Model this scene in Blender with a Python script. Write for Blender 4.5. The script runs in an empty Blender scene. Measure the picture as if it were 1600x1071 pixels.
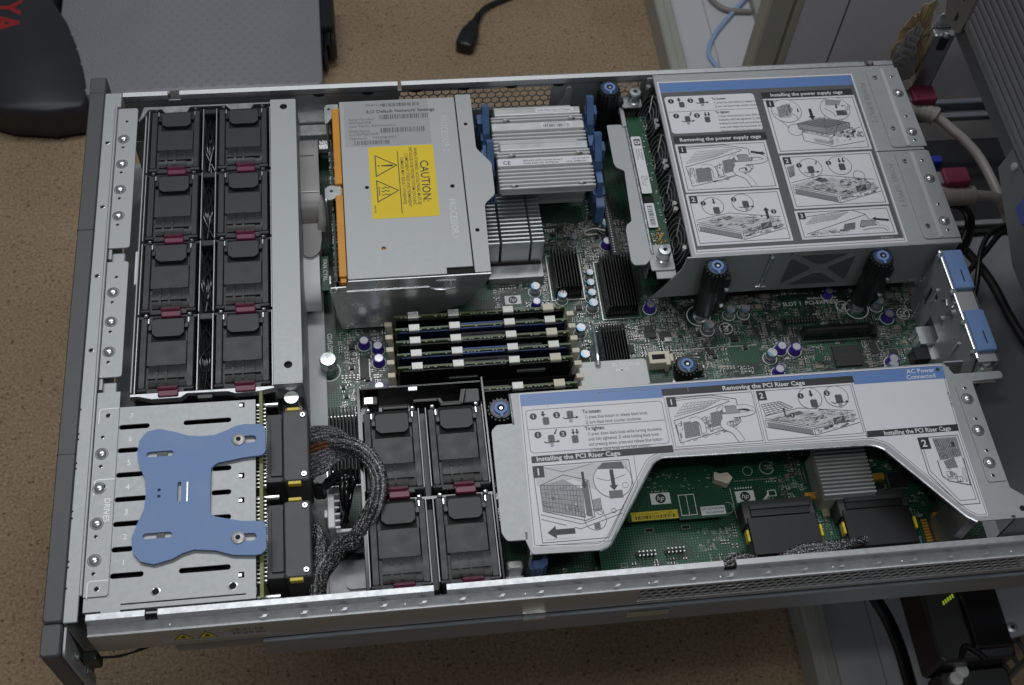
import bpy, bmesh, math, random
from mathutils import Vector, Matrix
from mathutils.geometry import tessellate_polygon
R = math.radians
MM = 0.001
scene = bpy.context.scene
col = scene.collection
rnd = random.Random(7)

# ------------------------------------------------------------------ camera, light, exposure
cam_d = bpy.data.cameras.new("camera")
cam = bpy.data.objects.new("camera", cam_d); col.objects.link(cam)
cam.location = (0.207222, -0.281969, 0.845638)
cam.rotation_euler = (0.5557501, -0.0559145, -0.1106506)
cam_d.sensor_fit = 'HORIZONTAL'; cam_d.sensor_width = 36.0
cam_d.lens = 1933.3546 * 36.0 / 1600.0
cam_d.clip_start = 0.02; cam_d.clip_end = 60
cam_d.dof.use_dof = True; cam_d.dof.focus_distance = 0.90; cam_d.dof.aperture_fstop = 16
scene.camera = cam

world = bpy.data.worlds.new("World"); scene.world = world; world.use_nodes = True
bg = world.node_tree.nodes["Background"]
bg.inputs[0].default_value = (0.80, 0.90, 1.0, 1); bg.inputs[1].default_value = 0.125

def area(name, loc, target, sx, sy, power, colr):
    l = bpy.data.lights.new(name, 'AREA'); l.shape = 'RECTANGLE'; l.size = sx; l.size_y = sy
    l.energy = power; l.color = colr
    o = bpy.data.objects.new(name, l); col.objects.link(o); o.location = loc
    d = Vector(target) - Vector(loc); o.rotation_euler = d.to_track_quat('-Z', 'Y').to_euler()
    return o
area("overhead_lamp", (0.05, 1.05, 2.05), (0.15, 0.3, 0.0), 1.6, 0.36, 22, (0.96, 0.98, 1.0))
area("overhead_lamp", (0.85, -0.25, 2.15), (0.55, 0.3, -0.2), 1.25, 0.32, 8.0, (0.96, 0.98, 1.0))  # extra lamp added to brighten the rack side and its floor
# the flash of the camera: a small lamp above the lens
fl = bpy.data.lights.new("camera_flash", 'AREA'); fl.shape = 'RECTANGLE'; fl.size = 0.06; fl.size_y = 0.035; fl.energy = 1.1
fl.color = (1.0, 0.97, 0.93)
flo = bpy.data.objects.new("camera_flash", fl); col.objects.link(flo)
flo.location = (0.16, -0.20, 0.96)
flo.rotation_euler = (Vector((0.22, 0.25, 0.0)) - flo.location).to_track_quat('-Z', 'Y').to_euler()

scene.view_settings.view_transform = 'Standard'; scene.view_settings.look = 'None'
scene.view_settings.gamma = 1.0; scene.view_settings.exposure = -0.17

# ------------------------------------------------------------------ materials
def nodes_of(m):
    m.use_nodes = True; nt = m.node_tree
    return nt, nt.nodes["Principled BSDF"]
def mat(name, c, metal=0.0, rough=0.5, var=0.0, vs=60, bump=0.0, bs=800, rvar=0.0, spec=0.5, stretch=None, coat=0.0, detail=3):
    m = bpy.data.materials.new(name); nt, b = nodes_of(m); N = nt.nodes; L = nt.links
    b.inputs['Base Color'].default_value = (*c, 1); b.inputs['Metallic'].default_value = metal
    b.inputs['Roughness'].default_value = rough; b.inputs['Specular IOR Level'].default_value = spec
    b.inputs['Coat Weight'].default_value = coat
    if var or bump or rvar:
        tc = N.new('ShaderNodeTexCoord'); src = tc.outputs['Object']
        if stretch:
            mp = N.new('ShaderNodeMapping'); mp.inputs['Scale'].default_value = stretch
            L.new(src, mp.inputs[0]); src = mp.outputs[0]
    if var or rvar:
        n = N.new('ShaderNodeTexNoise'); n.inputs['Scale'].default_value = vs; n.inputs['Detail'].default_value = detail
        L.new(src, n.inputs['Vector'])
        if var:
            r = N.new('ShaderNodeValToRGB')
            r.color_ramp.elements[0].position = 0.3; r.color_ramp.elements[1].position = 0.7
            r.color_ramp.elements[0].color = (*[max(0, x*(1-var)) for x in c], 1)
            r.color_ramp.elements[1].color = (*[min(1, x*(1+var)) for x in c], 1)
            L.new(n.outputs['Fac'], r.inputs[0]); L.new(r.outputs[0], b.inputs['Base Color'])
        if rvar:
            mr = N.new('ShaderNodeMapRange'); mr.inputs[3].default_value = max(0.02, rough-rvar); mr.inputs[4].default_value = rough+rvar
            mr.inputs[1].default_value = 0.3; mr.inputs[2].default_value = 0.7
            L.new(n.outputs['Fac'], mr.inputs[0]); L.new(mr.outputs[0], b.inputs['Roughness'])
    if bump:
        n2 = N.new('ShaderNodeTexNoise'); n2.inputs['Scale'].default_value = bs; n2.inputs['Detail'].default_value = 2
        L.new(src, n2.inputs['Vector'])
        bp = N.new('ShaderNodeBump'); bp.inputs['Strength'].default_value = bump; bp.inputs['Distance'].default_value = 0.0003
        L.new(n2.outputs['Fac'], bp.inputs['Height']); L.new(bp.outputs[0], b.inputs['Normal'])
    return m

M = {}
M['steel'] = mat('galvanised_steel', (0.375, 0.387, 0.394), 0.42, 0.50, 0.025, 260, 0.05, 1900, 0.03)
M['railsteel'] = mat('wall_steel', (0.44, 0.45, 0.46), 0.72, 0.40, 0.03, 220, 0.05, 1800, 0.05)
M['steel2'] = mat('bright_steel', (0.62, 0.64, 0.66), 0.85, 0.27, 0.07, 160, 0.05, 1200, 0.07)
M['steeldark'] = mat('shaded_steel', (0.36, 0.37, 0.38), 0.75, 0.36, 0.05, 160, 0.05, 1500, 0.05)
M['mirror'] = mat('polished_zinc', (0.66, 0.68, 0.69), 0.80, 0.29, 0.03, 40, 0.03, 300, 0.03)
M['psuwall'] = mat('cage_wall_steel', (0.40, 0.42, 0.42), 0.5, 0.34, 0.03, 120, 0.05, 1500, 0.04)
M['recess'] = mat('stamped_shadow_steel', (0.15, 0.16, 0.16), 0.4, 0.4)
M['guard'] = mat('guard_wire', (0.30, 0.30, 0.31), 0.6, 0.35)
M['rail'] = mat('rail_steel', (0.24, 0.26, 0.29), 0.55, 0.38, 0.12, 90, 0.06, 700, 0.08, stretch=(0.3, 6, 6))
M['bezel'] = mat('charcoal_bezel', (0.070, 0.072, 0.074), 0.0, 0.48, 0.05, 300, 0.18, 3500)
M['fan'] = mat('fan_plastic', (0.019, 0.019, 0.0195), 0.0, 0.45, 0.10, 90, 0.15, 2600, 0.06)
M['fanlatch'] = mat('fan_latch_plastic', (0.019, 0.0215, 0.022), 0.0, 0.48, 0.06, 100, 0.12, 2500)
M['black'] = mat('black_plastic', (0.010, 0.010, 0.011), 0.0, 0.38, 0.1, 90)
M['blackgloss'] = mat('black_gloss', (0.008, 0.008, 0.009), 0.0, 0.16)
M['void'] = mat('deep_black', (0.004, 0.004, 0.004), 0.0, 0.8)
M['maroon'] = mat('maroon_plastic', (0.150, 0.020, 0.055), 0.0, 0.42, 0.08, 120, 0.1, 2500)
M['burgundy'] = mat('burgundy_plastic', (0.165, 0.012, 0.045), 0.0, 0.48, 0.1, 90, 0.5, 700)
M['blue'] = mat('release_blue', (0.145, 0.24, 0.46), 0.0, 0.5, 0.05, 60, 0.12, 1800, 0.05)
M['blueclip'] = mat('clip_blue', (0.070, 0.135, 0.285), 0.0, 0.4, 0.1, 80)
M['collarblue'] = mat('collar_blue', (0.02, 0.045, 0.13), 0.0, 0.35)
M['orange'] = mat('orange_plastic', (0.62, 0.26, 0.012), 0.0, 0.40, 0.06, 60)
M['yellow'] = mat('yellow_tab', (0.68, 0.52, 0.03), 0.0, 0.4, 0.08, 200)
M['conn'] = mat('connector_grey', (0.085, 0.085, 0.086), 0.0, 0.55, 0.08, 160, 0.25, 1800)
M['conn2'] = mat('connector_dark', (0.040, 0.041, 0.042), 0.0, 0.5, 0.08, 160, 0.2, 2000)
M['alu'] = mat('bead_blasted_aluminium', (0.58, 0.585, 0.585), 0.35, 0.40, 0.03, 80, 0.06, 2000, 0.05)
M['alufin'] = mat('aluminium_fin', (0.60, 0.62, 0.63), 0.75, 0.33, 0.05, 100)
M['blackfin'] = mat('black_anodised', (0.012, 0.012, 0.012), 0.3, 0.42, 0.1, 100)
M['cream'] = mat('cream_plastic', (0.62, 0.58, 0.46), 0.0, 0.5, 0.05, 100)
M['clipsteel'] = mat('clip_steel', (0.46, 0.46, 0.44), 0.5, 0.42, 0.06, 200)
M['spread'] = mat('black_heat_spreader', (0.010, 0.011, 0.010), 0.5, 0.30, 0.1, 120)
M['spreadblue'] = mat('blue_heat_spreader', (0.016, 0.032, 0.095), 0.6, 0.30, 0.1, 120)
M['dimmpcb'] = mat('module_board', (0.085, 0.12, 0.045), 0.0, 0.45, 0.2, 400)
M['bpboard'] = mat('backplane_board', (0.20, 0.21, 0.065), 0.0, 0.5, 0.2, 200)
M['white'] = mat('label_white', (0.66, 0.66, 0.69), 0.0, 0.42, 0.015, 40, 0.02, 500)
M['silk'] = mat('silkscreen_white', (0.70, 0.72, 0.71), 0.0, 0.6)
M['silkdim'] = mat('silkscreen_grey', (0.33, 0.35, 0.34), 0.0, 0.6)
M['ink'] = mat('label_ink', (0.020, 0.020, 0.023), 0.0, 0.45)
M['inkgrey'] = mat('label_grey', (0.105, 0.105, 0.11), 0.0, 0.4)
M['inkmid'] = mat('label_halftone', (0.29, 0.29, 0.31), 0.0, 0.4)
M['inklight'] = mat('label_pale_tone', (0.50, 0.50, 0.52), 0.0, 0.4)
M['inkline'] = mat('label_line_grey', (0.075, 0.075, 0.085), 0.0, 0.4)
M['labelblue'] = mat('label_blue', (0.115, 0.215, 0.47), 0.0, 0.36, 0.02, 40)
M['caution'] = mat('caution_yellow', (0.74, 0.54, 0.008), 0.0, 0.55, 0.02, 60)
M['greylabel'] = mat('grey_label', (0.34, 0.345, 0.35), 0.0, 0.45, 0.03, 60)
M['capcan'] = mat('capacitor_can', (0.55, 0.58, 0.60), 0.85, 0.25, 0.05, 300)
M['capblue'] = mat('capacitor_blue', (0.20, 0.40, 0.55), 0.6, 0.3)
M['cappurple'] = mat('capacitor_purple', (0.055, 0.030, 0.30), 0.0, 0.3)
M['captop'] = mat('capacitor_top', (0.52, 0.52, 0.55), 0.6, 0.35)
M['chip'] = mat('chip_epoxy', (0.018, 0.018, 0.018), 0.0, 0.5, 0.2, 300)
M['solder'] = mat('solder_tin', (0.55, 0.55, 0.54), 0.8, 0.3)
M['ceramic'] = mat('ceramic_chip', (0.24, 0.20, 0.15), 0.0, 0.5)
M['gold'] = mat('tantalum_amber', (0.52, 0.27, 0.035), 0.0, 0.4)
M['cord'] = mat('grey_cord', (0.27, 0.25, 0.235), 0.0, 0.42, 0.05, 60)
M['ribbon'] = mat('ribbon_grey', (0.235, 0.225, 0.22), 0.0, 0.42, 0.04, 90)
M['ribbonwhite'] = mat('ribbon_white', (0.60, 0.60, 0.60), 0.0, 0.5, 0.03, 60)
M['clear'] = mat('clear_plastic', (0.8, 0.8, 0.8), 0.0, 0.1)
M['clear'].node_tree.nodes["Principled BSDF"].inputs['Transmission Weight'].default_value = 0.85
M['emboss2'] = mat('shallow_emboss', (0.50, 0.51, 0.51), 0.45, 0.40)
M['shroud'] = mat('cast_shroud', (0.52, 0.53, 0.52), 0.1, 0.45, 0.03, 90)
M['embossed'] = mat('emboss_highlight', (0.66, 0.68, 0.69), 0.5, 0.35)
M['red'] = mat('red_lettering', (0.30, 0.012, 0.012), 0.0, 0.5)
M['sealbrass'] = mat('tinned_screw', (0.60, 0.60, 0.57), 0.9, 0.25, 0.1, 400)
M['avayadark'] = mat('smooth_charcoal', (0.024, 0.023, 0.028), 0.0, 0.48, 0.06, 20, 0.1, 900)
M['rackwhite'] = mat('rack_paint_white', (0.60, 0.60, 0.62), 0.0, 0.5, 0.03, 12, 0.1, 400)
M['rackbeige'] = mat('rack_paint_beige', (0.38, 0.38, 0.335), 0.0, 0.5, 0.04, 15, 0.1, 400)
M['racklilac'] = mat('rack_panel_grey', (0.62, 0.62, 0.67), 0.0, 0.5, 0.03, 10, 0.1, 500)
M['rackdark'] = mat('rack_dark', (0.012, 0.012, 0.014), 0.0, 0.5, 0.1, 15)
M['unitgrey'] = mat('unit_grey', (0.115, 0.112, 0.122), 0.0, 0.45, 0.04, 40, 0.1, 900)
M['earg'] = mat('ear_grey', (0.115, 0.115, 0.112), 0.3, 0.45, 0.06, 50)
M['lidgrey'] = mat('lid_grey', (0.21, 0.215, 0.23), 0.2, 0.5, 0.10, 5, 0.05, 900)
M['paper'] = mat('manila_paper', (0.42, 0.32, 0.17), 0.0, 0.8, 0.06, 30)
M['paperwhite'] = mat('faded_print_paper', (0.27, 0.26, 0.25), 0.0, 0.8, 0.05, 40)
M['ethblue'] = mat('blue_cable_jacket', (0.32, 0.44, 0.68), 0.0, 0.45)
M['db9'] = mat('blue_port', (0.012, 0.035, 0.25), 0.0, 0.4)
M['tabblue'] = mat('deep_blue_plastic', (0.01, 0.018, 0.26), 0.0, 0.4)

# carpet: short tan loops with darker flecks
def carpet_mat():
    m = bpy.data.materials.new('carpet_pile'); nt, b = nodes_of(m); N = nt.nodes; L = nt.links
    tc = N.new('ShaderNodeTexCoord')
    def noise(s, d=3, ro=0.6):
        n = N.new('ShaderNodeTexNoise'); n.inputs['Scale'].default_value = s; n.inputs['Detail'].default_value = d
        n.inputs['Roughness'].default_value = ro; L.new(tc.outputs['Object'], n.inputs['Vector']); return n
    a = noise(300, 4, 0.75); c = noise(210, 2, 0.6); e = noise(6, 2)
    r1 = N.new('ShaderNodeValToRGB'); r1.color_ramp.elements[0].position = 0.30; r1.color_ramp.elements[1].position = 0.66
    r1.color_ramp.elements[0].color = (0.225, 0.152, 0.085, 1); r1.color_ramp.elements[1].color = (0.55, 0.41, 0.275, 1)
    L.new(a.outputs['Fac'], r1.inputs[0])
    r2 = N.new('ShaderNodeValToRGB'); r2.color_ramp.elements[0].position = 0.30; r2.color_ramp.elements[1].position = 0.38
    r2.color_ramp.elements[0].color = (0.42, 0.38, 0.36, 1); r2.color_ramp.elements[1].color = (1, 1, 1, 1)
    L.new(c.outputs['Fac'], r2.inputs[0])
    r3 = N.new('ShaderNodeValToRGB'); r3.color_ramp.elements[0].position = 0.3; r3.color_ramp.elements[1].position = 0.7
    r3.color_ramp.elements[0].color = (0.86, 0.86, 0.86, 1); r3.color_ramp.elements[1].color = (1.05, 1.05, 1.05, 1)
    L.new(e.outputs['Fac'], r3.inputs[0])
    mx = N.new('ShaderNodeMix'); mx.data_type = 'RGBA'; mx.blend_type = 'MULTIPLY'; mx.inputs[0].default_value = 1
    L.new(r1.outputs[0], mx.inputs[6]); L.new(r2.outputs[0], mx.inputs[7])
    mx2 = N.new('ShaderNodeMix'); mx2.data_type = 'RGBA'; mx2.blend_type = 'MULTIPLY'; mx2.inputs[0].default_value = 1
    L.new(mx.outputs[2], mx2.inputs[6]); L.new(r3.outputs[0], mx2.inputs[7])
    L.new(mx2.outputs[2], b.inputs['Base Color'])
    b.inputs['Roughness'].default_value = 0.95; b.inputs['Specular IOR Level'].default_value = 0.1
    bp = N.new('ShaderNodeBump'); bp.inputs['Strength'].default_value = 0.8; bp.inputs['Distance'].default_value = 0.004
    L.new(a.outputs['Fac'], bp.inputs['Height']); L.new(bp.outputs[0], b.inputs['Normal'])
    return m
M['carpet'] = carpet_mat()
M['avayalid'] = mat('dimpled_grey_lid', (0.25, 0.25, 0.268), 0.0, 0.42, 0.03, 15, 0.1, 900)

# circuit board: dark solder mask, thin traces, brighter copper-dot fields
def pcb_mat(name, dark, mid, bright, dens=0.52):
    m = bpy.data.materials.new(name); nt, b = nodes_of(m); N = nt.nodes; L = nt.links
    tc = N.new('ShaderNodeTexCoord'); P = tc.outputs['Object']
    n1 = N.new('ShaderNodeTexNoise'); n1.inputs['Scale'].default_value = 38; n1.inputs['Detail'].default_value = 1; L.new(P, n1.inputs['Vector'])
    msk = N.new('ShaderNodeMath'); msk.operation = 'GREATER_THAN'; msk.inputs[1].default_value = dens; L.new(n1.outputs['Fac'], msk.inputs[0])
    br = N.new('ShaderNodeTexBrick'); br.offset = 0; br.inputs['Scale'].default_value = 1
    br.inputs['Brick Width'].default_value = 0.0020; br.inputs['Row Height'].default_value = 0.0020; br.inputs['Mortar Size'].default_value = 0.00042
    br.inputs['Mortar Smooth'].default_value = 0.1
    br.inputs['Color1'].default_value = (*bright, 1); br.inputs['Color2'].default_value = (*bright, 1); br.inputs['Mortar'].default_value = (*dark, 1)
    L.new(P, br.inputs['Vector'])
    # traces: stripes in two directions swapped by a coarse noise
    w = N.new('ShaderNodeTexWave'); w.wave_type = 'BANDS'; w.bands_direction = 'DIAGONAL'; w.inputs['Scale'].default_value = 190; w.inputs['Distortion'].default_value = 0
    L.new(P, w.inputs['Vector'])
    w2 = N.new('ShaderNodeTexWave'); w2.wave_type = 'BANDS'; w2.bands_direction = 'X'; w2.inputs['Scale'].default_value = 160; L.new(P, w2.inputs['Vector'])
    n2 = N.new('ShaderNodeTexNoise'); n2.inputs['Scale'].default_value = 55; n2.inputs['Detail'].default_value = 0
    mp = N.new('ShaderNodeMapping'); mp.inputs['Location'].default_value = (3, 5, 1); L.new(P, mp.inputs[0]); L.new(mp.outputs[0], n2.inputs['Vector'])
    sw = N.new('ShaderNodeMath'); sw.operation = 'GREATER_THAN'; sw.inputs[1].default_value = 0.5; L.new(n2.outputs['Fac'], sw.inputs[0])
    mw = N.new('ShaderNodeMix'); L.new(sw.outputs[0], mw.inputs[0]); L.new(w.outputs['Fac'], mw.inputs[2]); L.new(w2.outputs['Fac'], mw.inputs[3])
    rt = N.new('ShaderNodeValToRGB'); rt.color_ramp.elements[0].position = 0.55; rt.color_ramp.elements[1].position = 0.75
    rt.color_ramp.elements[0].color = (*dark, 1); rt.color_ramp.elements[1].color = (*mid, 1); L.new(mw.outputs[0], rt.inputs[0])
    mx = N.new('ShaderNodeMix'); mx.data_type = 'RGBA'; L.new(msk.outputs[0], mx.inputs[0]); L.new(rt.outputs[0], mx.inputs[6]); L.new(br.outputs[0], mx.inputs[7])
    L.new(mx.outputs[2], b.inputs['Base Color']); b.inputs['Roughness'].default_value = 0.38
    return m
M['pcb'] = pcb_mat('motherboard_solder_mask', (0.010, 0.020, 0.015), (0.030, 0.055, 0.042), (0.034, 0.155, 0.085), 0.515)
M['pcb2'] = pcb_mat('card_solder_mask', (0.006, 0.030, 0.016), (0.012, 0.075, 0.040), (0.016, 0.145, 0.075), 0.42)
M['pcb3'] = pcb_mat('module_solder_mask', (0.006, 0.045, 0.022), (0.010, 0.085, 0.040), (0.010, 0.10, 0.05), 0.62)

# braided sleeve: dark wire with glinting mesh
def braid_mat(name, c1, c2, s=900):
    m = bpy.data.materials.new(name); nt, b = nodes_of(m); N = nt.nodes; L = nt.links
    tc = N.new('ShaderNodeTexCoord')
    v = N.new('ShaderNodeTexVoronoi'); v.inputs['Scale'].default_value = s; L.new(tc.outputs['Object'], v.inputs['Vector'])
    r = N.new('ShaderNodeValToRGB'); r.color_ramp.elements[0].position = 0.18; r.color_ramp.elements[1].position = 0.42
    r.color_ramp.elements[0].color = (*c2, 1); r.color_ramp.elements[1].color = (*c1, 1); L.new(v.outputs['Distance'], r.inputs[0])
    L.new(r.outputs[0], b.inputs['Base Color']); b.inputs['Roughness'].default_value = 0.35; b.inputs['Metallic'].default_value = 0.15
    bp = N.new('ShaderNodeBump'); bp.inputs['Strength'].default_value = 0.25; bp.inputs['Distance'].default_value = 0.0004; bp.invert = True
    L.new(v.outputs['Distance'], bp.inputs['Height']); L.new(bp.outputs[0], b.inputs['Normal'])
    return m
M['braid'] = braid_mat('black_braid', (0.02, 0.02, 0.021), (0.48, 0.48, 0.48))
M['braidgrey'] = braid_mat('grey_braid', (0.06, 0.06, 0.065), (0.72, 0.72, 0.75), 1100)
M['braidbrown'] = braid_mat('brown_braid', (0.09, 0.03, 0.02), (0.45, 0.25, 0.14), 1100)

# ------------------------------------------------------------------ mesh helpers (all numbers in millimetres)
class MB:
    def __init__(s, material=None):
        s.v = []; s.f = []; s.mi = []; s.mats = []; s.c = 0; s.T = None
        if material: s.use(material)
    def use(s, k):
        mt = M[k]
        if mt not in s.mats: s.mats.append(mt)
        s.c = s.mats.index(mt); return s
    def add(s, vs, fs):
        o = len(s.v)
        if s.T: vs = [s.T(p) for p in vs]
        s.v.extend(vs)
        for f in fs: s.f.append(tuple(i+o for i in f)); s.mi.append(s.c)
        return s
    def box(s, x0, y0, z0, x1, y1, z1):
        return s.add([(x0,y0,z0),(x1,y0,z0),(x1,y1,z0),(x0,y1,z0),(x0,y0,z1),(x1,y0,z1),(x1,y1,z1),(x0,y1,z1)],
            [(3,2,1,0),(4,5,6,7),(0,1,5,4),(1,2,6,5),(2,3,7,6),(3,0,4,7)])
    def cbox(s, x0, y0, z0, x1, y1, z1, c=0.5):           # box whose upright and top edges are chamfered
        c = min(c, (x1-x0)/2.1, (y1-y0)/2.1, (z1-z0)/1.05)
        def ring(d, z): return [(x0+c+d,y0+d,z),(x1-c-d,y0+d,z),(x1-d,y0+c+d,z),(x1-d,y1-c-d,z),(x1-c-d,y1-d,z),(x0+c+d,y1-d,z),(x0+d,y1-c-d,z),(x0+d,y0+c+d,z)]
        vs = ring(0, z0) + ring(0, z1-c) + ring(c*0.7, z1)
        fs = [tuple(range(7,-1,-1)), tuple(range(16,24))]
        for k in (0, 8):
            for i in range(8): fs.append((k+i, k+(i+1)%8, k+8+(i+1)%8, k+8+i))
        return s.add(vs, fs)
    def cyl(s, cx, cy, z0, z1, r, n=16, r2=None, ax='z', cap=True):
        r2 = r if r2 is None else r2; vs = []
        for z, rr in ((z0, r), (z1, r2)):
            for i in range(n):
                a = 2*math.pi*i/n; p = (cx+rr*math.cos(a), cy+rr*math.sin(a), z)
                vs.append(p if ax == 'z' else ((z, p[0], p[1]) if ax == 'x' else (p[0], z, p[1])))
        fs = [(i, (i+1)%n, n+(i+1)%n, n+i) for i in range(n)]
        if cap: fs += [tuple(range(n-1,-1,-1)), tuple(range(n, 2*n))]
        return s.add(vs, fs)
    def lathe(s, cx, cy, prof, n=20):                      # prof: list of (r, z)
        vs = []; fs = []
        for r, z in prof:
            for i in range(n):
                a = 2*math.pi*i/n; vs.append((cx+r*math.cos(a), cy+r*math.sin(a), z))
        for k in range(len(prof)-1):
            for i in range(n): fs.append((k*n+i, k*n+(i+1)%n, (k+1)*n+(i+1)%n, (k+1)*n+i))
        fs.append(tuple(range(n-1,-1,-1))); fs.append(tuple(range((len(prof)-1)*n, len(prof)*n)))
        return s.add(vs, fs)
    def tube(s, path, r, n=10, flat=1.0, up=(0,0,1)):
        P = [Vector(p) for p in path]; vs = []; fs = []; m = len(P)
        rr = r if isinstance(r, (list, tuple)) else [r]*m
        prev = None
        for i, p in enumerate(P):
            t = (P[min(i+1, m-1)] - P[max(i-1, 0)]).normalized()
            if prev is None:
                a = Vector(up)
                if abs(t.dot(a)) > 0.95: a = Vector((0,1,0))
                u = t.cross(a).normalized()
            else:
                u = (prev - t*prev.dot(t)).normalized()
            prev = u; w = u.cross(t).normalized()
            for k in range(n):
                a = 2*math.pi*k/n; q = p + u*(math.cos(a)*rr[i]) + w*(math.sin(a)*rr[i]*flat); vs.append(tuple(q))
        for i in range(m-1):
            for k in range(n): fs.append((i*n+k, i*n+(k+1)%n, (i+1)*n+(k+1)%n, (i+1)*n+k))
        fs.append(tuple(range(n-1,-1,-1))); fs.append(tuple(range((m-1)*n, m*n)))
        return s.add(vs, fs)
    def prism(s, outer, w0, w1, holes=(), ax='xy', ch=0):
        """extruded outline; ax xy: (u,v,w)  xz: (u,w,v)  yz: (w,u,v)"""
        mp = {'xy': lambda u,v,w: (u,v,w), 'xz': lambda u,v,w: (u,w,v), 'yz': lambda u,v,w: (w,u,v)}[ax]
        loops = [list(outer)] + [list(h) for h in holes]
        tri = tessellate_polygon([[Vector((a,b,0)) for a,b in l] for l in loops])
        flat = [p for l in loops for p in l]; n = len(flat)
        vs = [mp(a,b,w0) for a,b in flat] + [mp(a,b,w1) for a,b in flat]
        fs = [tuple(t) for t in tri] + [tuple(i+n for i in t[::-1]) for t in tri]
        o = 0
        for l in loops:
            k = len(l)
            for i in range(k): fs.append((o+i, o+(i+1)%k, n+o+(i+1)%k, n+o+i))
            o += k
        return s.add(vs, fs)
    def extr(s, prof, x0, x1):                             # closed (y,z) profile run along x
        return s.prism(prof, x0, x1, ax='yz')
    # flat print, lying at height z
    def poly(s, pts, z):
        if len(pts) <= 4: return s.add([(a,b,z) for a,b in pts], [tuple(range(len(pts)))])
        tri = tessellate_polygon([[Vector((a,b,0)) for a,b in pts]])
        return s.add([(a,b,z) for a,b in pts], [tuple(t) for t in tri])
    def rect(s, x0, y0, x1, y1, z): return s.poly([(x0,y0),(x1,y0),(x1,y1),(x0,y1)], z)
    def line(s, pts, w, z, closed=False):                  # mitred strip, so it never overlaps itself
        P = []
        for q in pts:
            if not P or math.hypot(q[0]-P[-1][0], q[1]-P[-1][1]) > 1e-5: P.append((q[0], q[1]))
        if closed and math.hypot(P[0][0]-P[-1][0], P[0][1]-P[-1][1]) < 1e-5: P.pop()
        n = len(P)
        if n < 2: return s
        z += rnd.random()*0.02; vs = []
        for i, p in enumerate(P):
            a = P[i-1] if (i > 0 or closed) else None; b = P[(i+1) % n] if (i < n-1 or closed) else None
            d1 = Vector((p[0]-a[0], p[1]-a[1])).normalized() if a else None
            d2 = Vector((b[0]-p[0], b[1]-p[1])).normalized() if b else None
            if d1 is None: d1 = d2
            if d2 is None: d2 = d1
            t = d1+d2
            t = t.normalized() if t.length > 1e-4 else d1
            k = max(0.35, abs(t.dot(d1))); nx, ny = -t.y*w/2/k, t.x*w/2/k
            vs += [(p[0]+nx, p[1]+ny, z), (p[0]-nx, p[1]-ny, z)]
        fs = [(2*i, 2*i+1, (2*i+3) % (2*n), (2*i+2) % (2*n)) for i in range(n if closed else n-1)]
        return s.add(vs, fs)
    def disc(s, cx, cy, r, z, n=20, ry=None):
        ry = r if ry is None else ry
        return s.add([(cx+r*math.cos(2*math.pi*i/n), cy+ry*math.sin(2*math.pi*i/n), z) for i in range(n)], [tuple(range(n))])
    def ring(s, cx, cy, r, w, z, n=28, ry=None):
        ry = r if ry is None else ry; vs = []
        for k in (-w/2, w/2):
            for i in range(n):
                a = 2*math.pi*i/n; vs.append((cx+(r+k)*math.cos(a), cy+(ry+k)*math.sin(a), z))
        return s.add(vs, [(i, (i+1)%n, n+(i+1)%n, n+i) for i in range(n)])
    def text(s, body, x, y, z, size, rot=0, bold=0.0, sx=1.0, align='LEFT', shear=0.0, spacing=1.0):
        cu = bpy.data.curves.new('t', 'FONT'); cu.body = body; cu.size = size; cu.resolution_u = 2; cu.align_x = align
        cu.fill_mode = 'BOTH'; cu.offset = bold*size; cu.shear = shear; cu.space_character = spacing
        ob = bpy.data.objects.new('t', cu); me = bpy.data.meshes.new_from_object(ob)
        ca, sa = math.cos(R(rot)), math.sin(R(rot))
        vs = [(x + (v.co.x*sx)*ca - v.co.y*sa, y + (v.co.x*sx)*sa + v.co.y*ca, z) for v in me.vertices]
        fs = [tuple(p.vertices) for p in me.polygons]
        s.add(vs, fs)
        bpy.data.objects.remove(ob); bpy.data.curves.remove(cu); bpy.data.meshes.remove(me)
        return s
    def mesh(s, name, base=(0,0,0), smooth=False, bev=0, angle=35, fix=True):
        me = bpy.data.meshes.new(name)
        me.from_pydata([((p[0]-base[0])*MM, (p[1]-base[1])*MM, (p[2]-base[2])*MM) for p in s.v], [], s.f)
        for mt in s.mats: me.materials.append(mt)
        me.polygons.foreach_set('material_index', s.mi)
        if fix or bev:
            bm = bmesh.new(); bm.from_mesh(me)
            if bev:
                bmesh.ops.remove_doubles(bm, verts=bm.verts, dist=1e-6)
            if fix: bmesh.ops.recalc_face_normals(bm, faces=bm.faces)
            if bev:
                ed = [e for e in bm.edges if len(e.link_faces) == 2 and e.calc_face_angle(0) > R(40)]
                bmesh.ops.bevel(bm, geom=ed, offset=bev*MM, segments=1, affect='EDGES', clamp_overlap=True, profile=0.5)
            bm.to_mesh(me); bm.free()
        if smooth:
            me.polygons.foreach_set('use_smooth', [True]*len(me.polygons)); me.set_sharp_from_angle(angle=R(angle))
        me.update(); return me

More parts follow.
